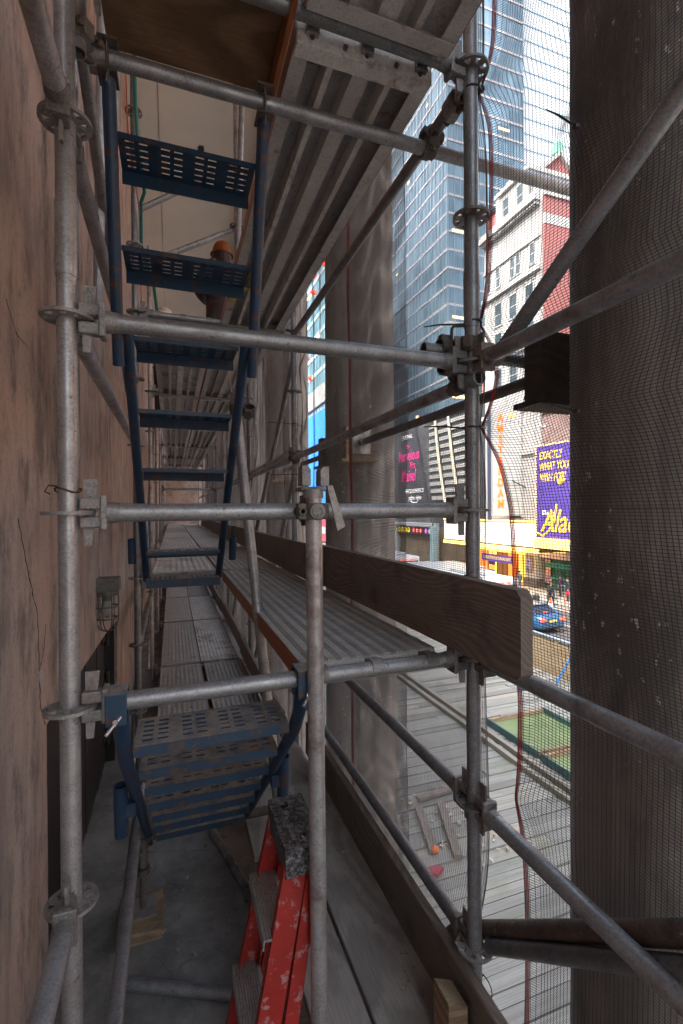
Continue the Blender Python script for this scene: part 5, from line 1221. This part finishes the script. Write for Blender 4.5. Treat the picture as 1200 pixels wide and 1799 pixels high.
mb = MB(); mb.box((20.3, 22.98, RZ+1.452), (1.28, 1.25, .05)); 
for sx in (-1, 1):
    mb.bar((20.3+sx*.79, 21.75, RZ+1.03), (20.3+sx*.66, 22.45, RZ+1.43), .07, .07); mb.bar((20.3+sx*.79, 24.5, RZ+.97), (20.3+sx*.67, 23.5, RZ+1.46), .06, .06); mb.bar((20.3+sx*.80, 23.1, RZ+.98), (20.3+sx*.68, 23.1, RZ+1.45), .06, .04)
part('roof', mb, cp, ca, .02)
for sx in (-1, 1): mb = MB(); mb.box((20.3+sx*.66, 21.30, RZ+.82), (.36, .10, .16)); part('tail_light', mb, redl, ca, .02)
mb = MB(); mb.box((20.3, 21.27, RZ+.74), (.5, .03, .12)); part('number_plate', mb, pm('yellow_plate', (.75, .5, .1), rough=.5), ca)
mb = MB(); mb.box((20.3, 21.9, RZ+1.12), (.4, .03, .035)); part('brake_light', mb, redl, ca)
mb = MB(); mb.box((20.3, 21.30, RZ+.42), (1.5, .10, .12)); part('bumper', mb, M['rubber'], ca, .03)
wheels(ca, (19.5, 21.1), (22.2, 24.9), .33, .22)
cn = thing('traffic_cone', 'orange and white traffic cone on the far kerb', 'cone', (24.2, 25.6, RZ))
mb = MB(); mb.tube((24.2, 25.6, RZ+.03), (24.2, 25.6, RZ+1.0), .20, 16, .05); mb.box((24.2, 25.6, RZ+.02), (.5, .5, .04)); part('cone_body', mb, pm('cone_orange', (.85, .15, .03), rough=.5), cn); mb = MB(); mb.ring((24.2, 25.6, RZ+.45), (24.2, 25.6, RZ+.65), .05, .155, 16); part('white_band', mb, wl, cn)
mb = MB(); mb.tube((23.9, 26.6, RZ), (23.9, 26.6, RZ+1.05), .22, 14); mb.tube((23.9, 26.6, RZ+1.05), (23.9, 26.6, RZ+1.15), .25, 14, .1); solo('litter_bin', mb, M['rubber'], 'black litter bin beside the traffic cone', 'bin', (23.9, 26.6, RZ))
mb = MB(); mb.tube((25.3, 25.4, RZ), (25.3, 25.4, RZ+1.0), .05, 10); mb.tube((25.3, 25.4, RZ+1.0), (25.3, 25.4, RZ+1.03), .06, 10); solo('delineator_post', mb, pm('orange_post', (.8, .22, .05), rough=.5), 'slim orange marker post near the traffic cone', 'post', (25.3, 25.4, RZ))
bt = thing('crowd_barrier', 'silver crowd barrier behind the walkers', 'barrier', (28.8, 28, RZ+.13))
mb = MB()
for z in (.35, 1.1): mb.tube((28.9, 27.0, RZ+z), (28.7, 29.2, RZ+z), .025, 8)
for k in range(9): y = 27.0+.275*k; mb.tube((28.9-.025*k, y, RZ+.35), (28.9-.025*k, y, RZ+1.1), .012, 6)
part('rail_frame', mb, M['pin'], bt); mb = MB()
for y in (27.3, 28.9): mb.bar((28.6, y, RZ+.16), (29.1, y, RZ+.16), .05, .03); mb.tube((28.82, y, RZ+.16), (28.82, y, RZ+.4), .02, 6)
part('foot', mb, M['pin'], bt)
PZ = RZ+.13; jean = pm('grey_blue_jeans', (.05, .065, .09), (.08, .10, .14), 20, .8); gry = pm('slate_jacket', (.06, .075, .09), (.09, .1, .12), 12, .8); blk = pm('black_coat', (.014, .014, .018), (.03, .03, .035), 14, .8)
SG = 'people on the far pavement'
person((27.7, 32.8, PZ), R(180), 'person in a slate jacket and jeans standing before the golden lobby', gry, jean, group=SG)
person((25.9, 27.4, RZ), R(100), 'person in a dark coat walking by the orange traffic cone', blk, dark, 'walk', extra='bag', group=SG, hair=(.10, .06, .03))
person((27.4, 28.9, PZ), R(60), 'person in black walking past the yellow violet poster', blk, jean, 'walk', group=SG)
person((28.0, 27.9, PZ), R(250), 'person in a dark jacket carrying a red bag at the edge of the dark column', pm('navy_jacket', (.02, .028, .05), rough=.8), jean, 'stand', extra='shopping', group=SG)
person((29.0, 29.6, PZ), R(200), 'person in a violet scarf and coat behind the other walkers', pm('plum_coat', (.10, .03, .09), rough=.8), dark, 'stand', group=SG, h=1.68)

# ------------------------------------------------------------------ camera, light, world
cam = bpy.data.cameras.new('camera'); co = bpy.data.objects.new('camera', cam); C.objects.link(co)
cam.sensor_fit = 'VERTICAL'; cam.sensor_height = 36; cam.sensor_width = 24; cam.lens = 36*833.3/1799
cam.clip_start = .02; cam.clip_end = 3000
yaw, pitch, roll = R(19.6528), R(-.2254), R(-.3593)
r_ = V(math.cos(yaw), -math.sin(yaw), 0); f_ = V(math.sin(yaw), math.cos(yaw), 0); u_ = V(0, 0, 1)
f_, u_ = f_*math.cos(pitch)+u_*math.sin(pitch), u_*math.cos(pitch)-f_*math.sin(pitch)
r_, u_ = r_*math.cos(roll)+u_*math.sin(roll), u_*math.cos(roll)-r_*math.sin(roll)
co.matrix_world = Matrix((r_, u_, -f_)).transposed().to_4x4()
S.camera = co
W = bpy.data.worlds.new('World'); S.world = W; W.use_nodes = True; t = W.node_tree
sky = t.nodes.new('ShaderNodeTexSky'); sky.sky_type = 'NISHITA'; sky.sun_disc = False
EL, AZ = R(52), R(250)      # azimuth of the sun measured clockwise from +Y
sky.sun_elevation = EL; sky.sun_rotation = AZ; sky.dust_density = 6; sky.air_density = 1.6; sky.ozone_density = 1.0
hs = t.nodes.new('ShaderNodeHueSaturation'); hs.inputs['Saturation'].default_value = .58
t.links.new(sky.outputs[0], hs.inputs['Color']); t.links.new(hs.outputs[0], t.nodes['Background'].inputs[0]); t.nodes['Background'].inputs[1].default_value = .15
sl_ = bpy.data.lights.new('sun', 'SUN'); so = bpy.data.objects.new('sun', sl_); C.objects.link(so)
sl_.energy = .5; sl_.angle = R(40); sl_.color = (1, .98, .95)
sd = V(math.sin(AZ)*math.cos(EL), math.cos(AZ)*math.cos(EL), math.sin(EL)); so.rotation_euler = sd.to_track_quat('Z', 'Y').to_euler()
S.view_settings.view_transform = 'Standard'; S.view_settings.look = 'None'; S.view_settings.exposure = 2.7; S.view_settings.gamma = 1
S.cycles.max_bounces = 8; S.cycles.diffuse_bounces = 5; S.cycles.glossy_bounces = 3; S.cycles.use_denoising = True
S.cycles.sample_clamp_indirect = 6
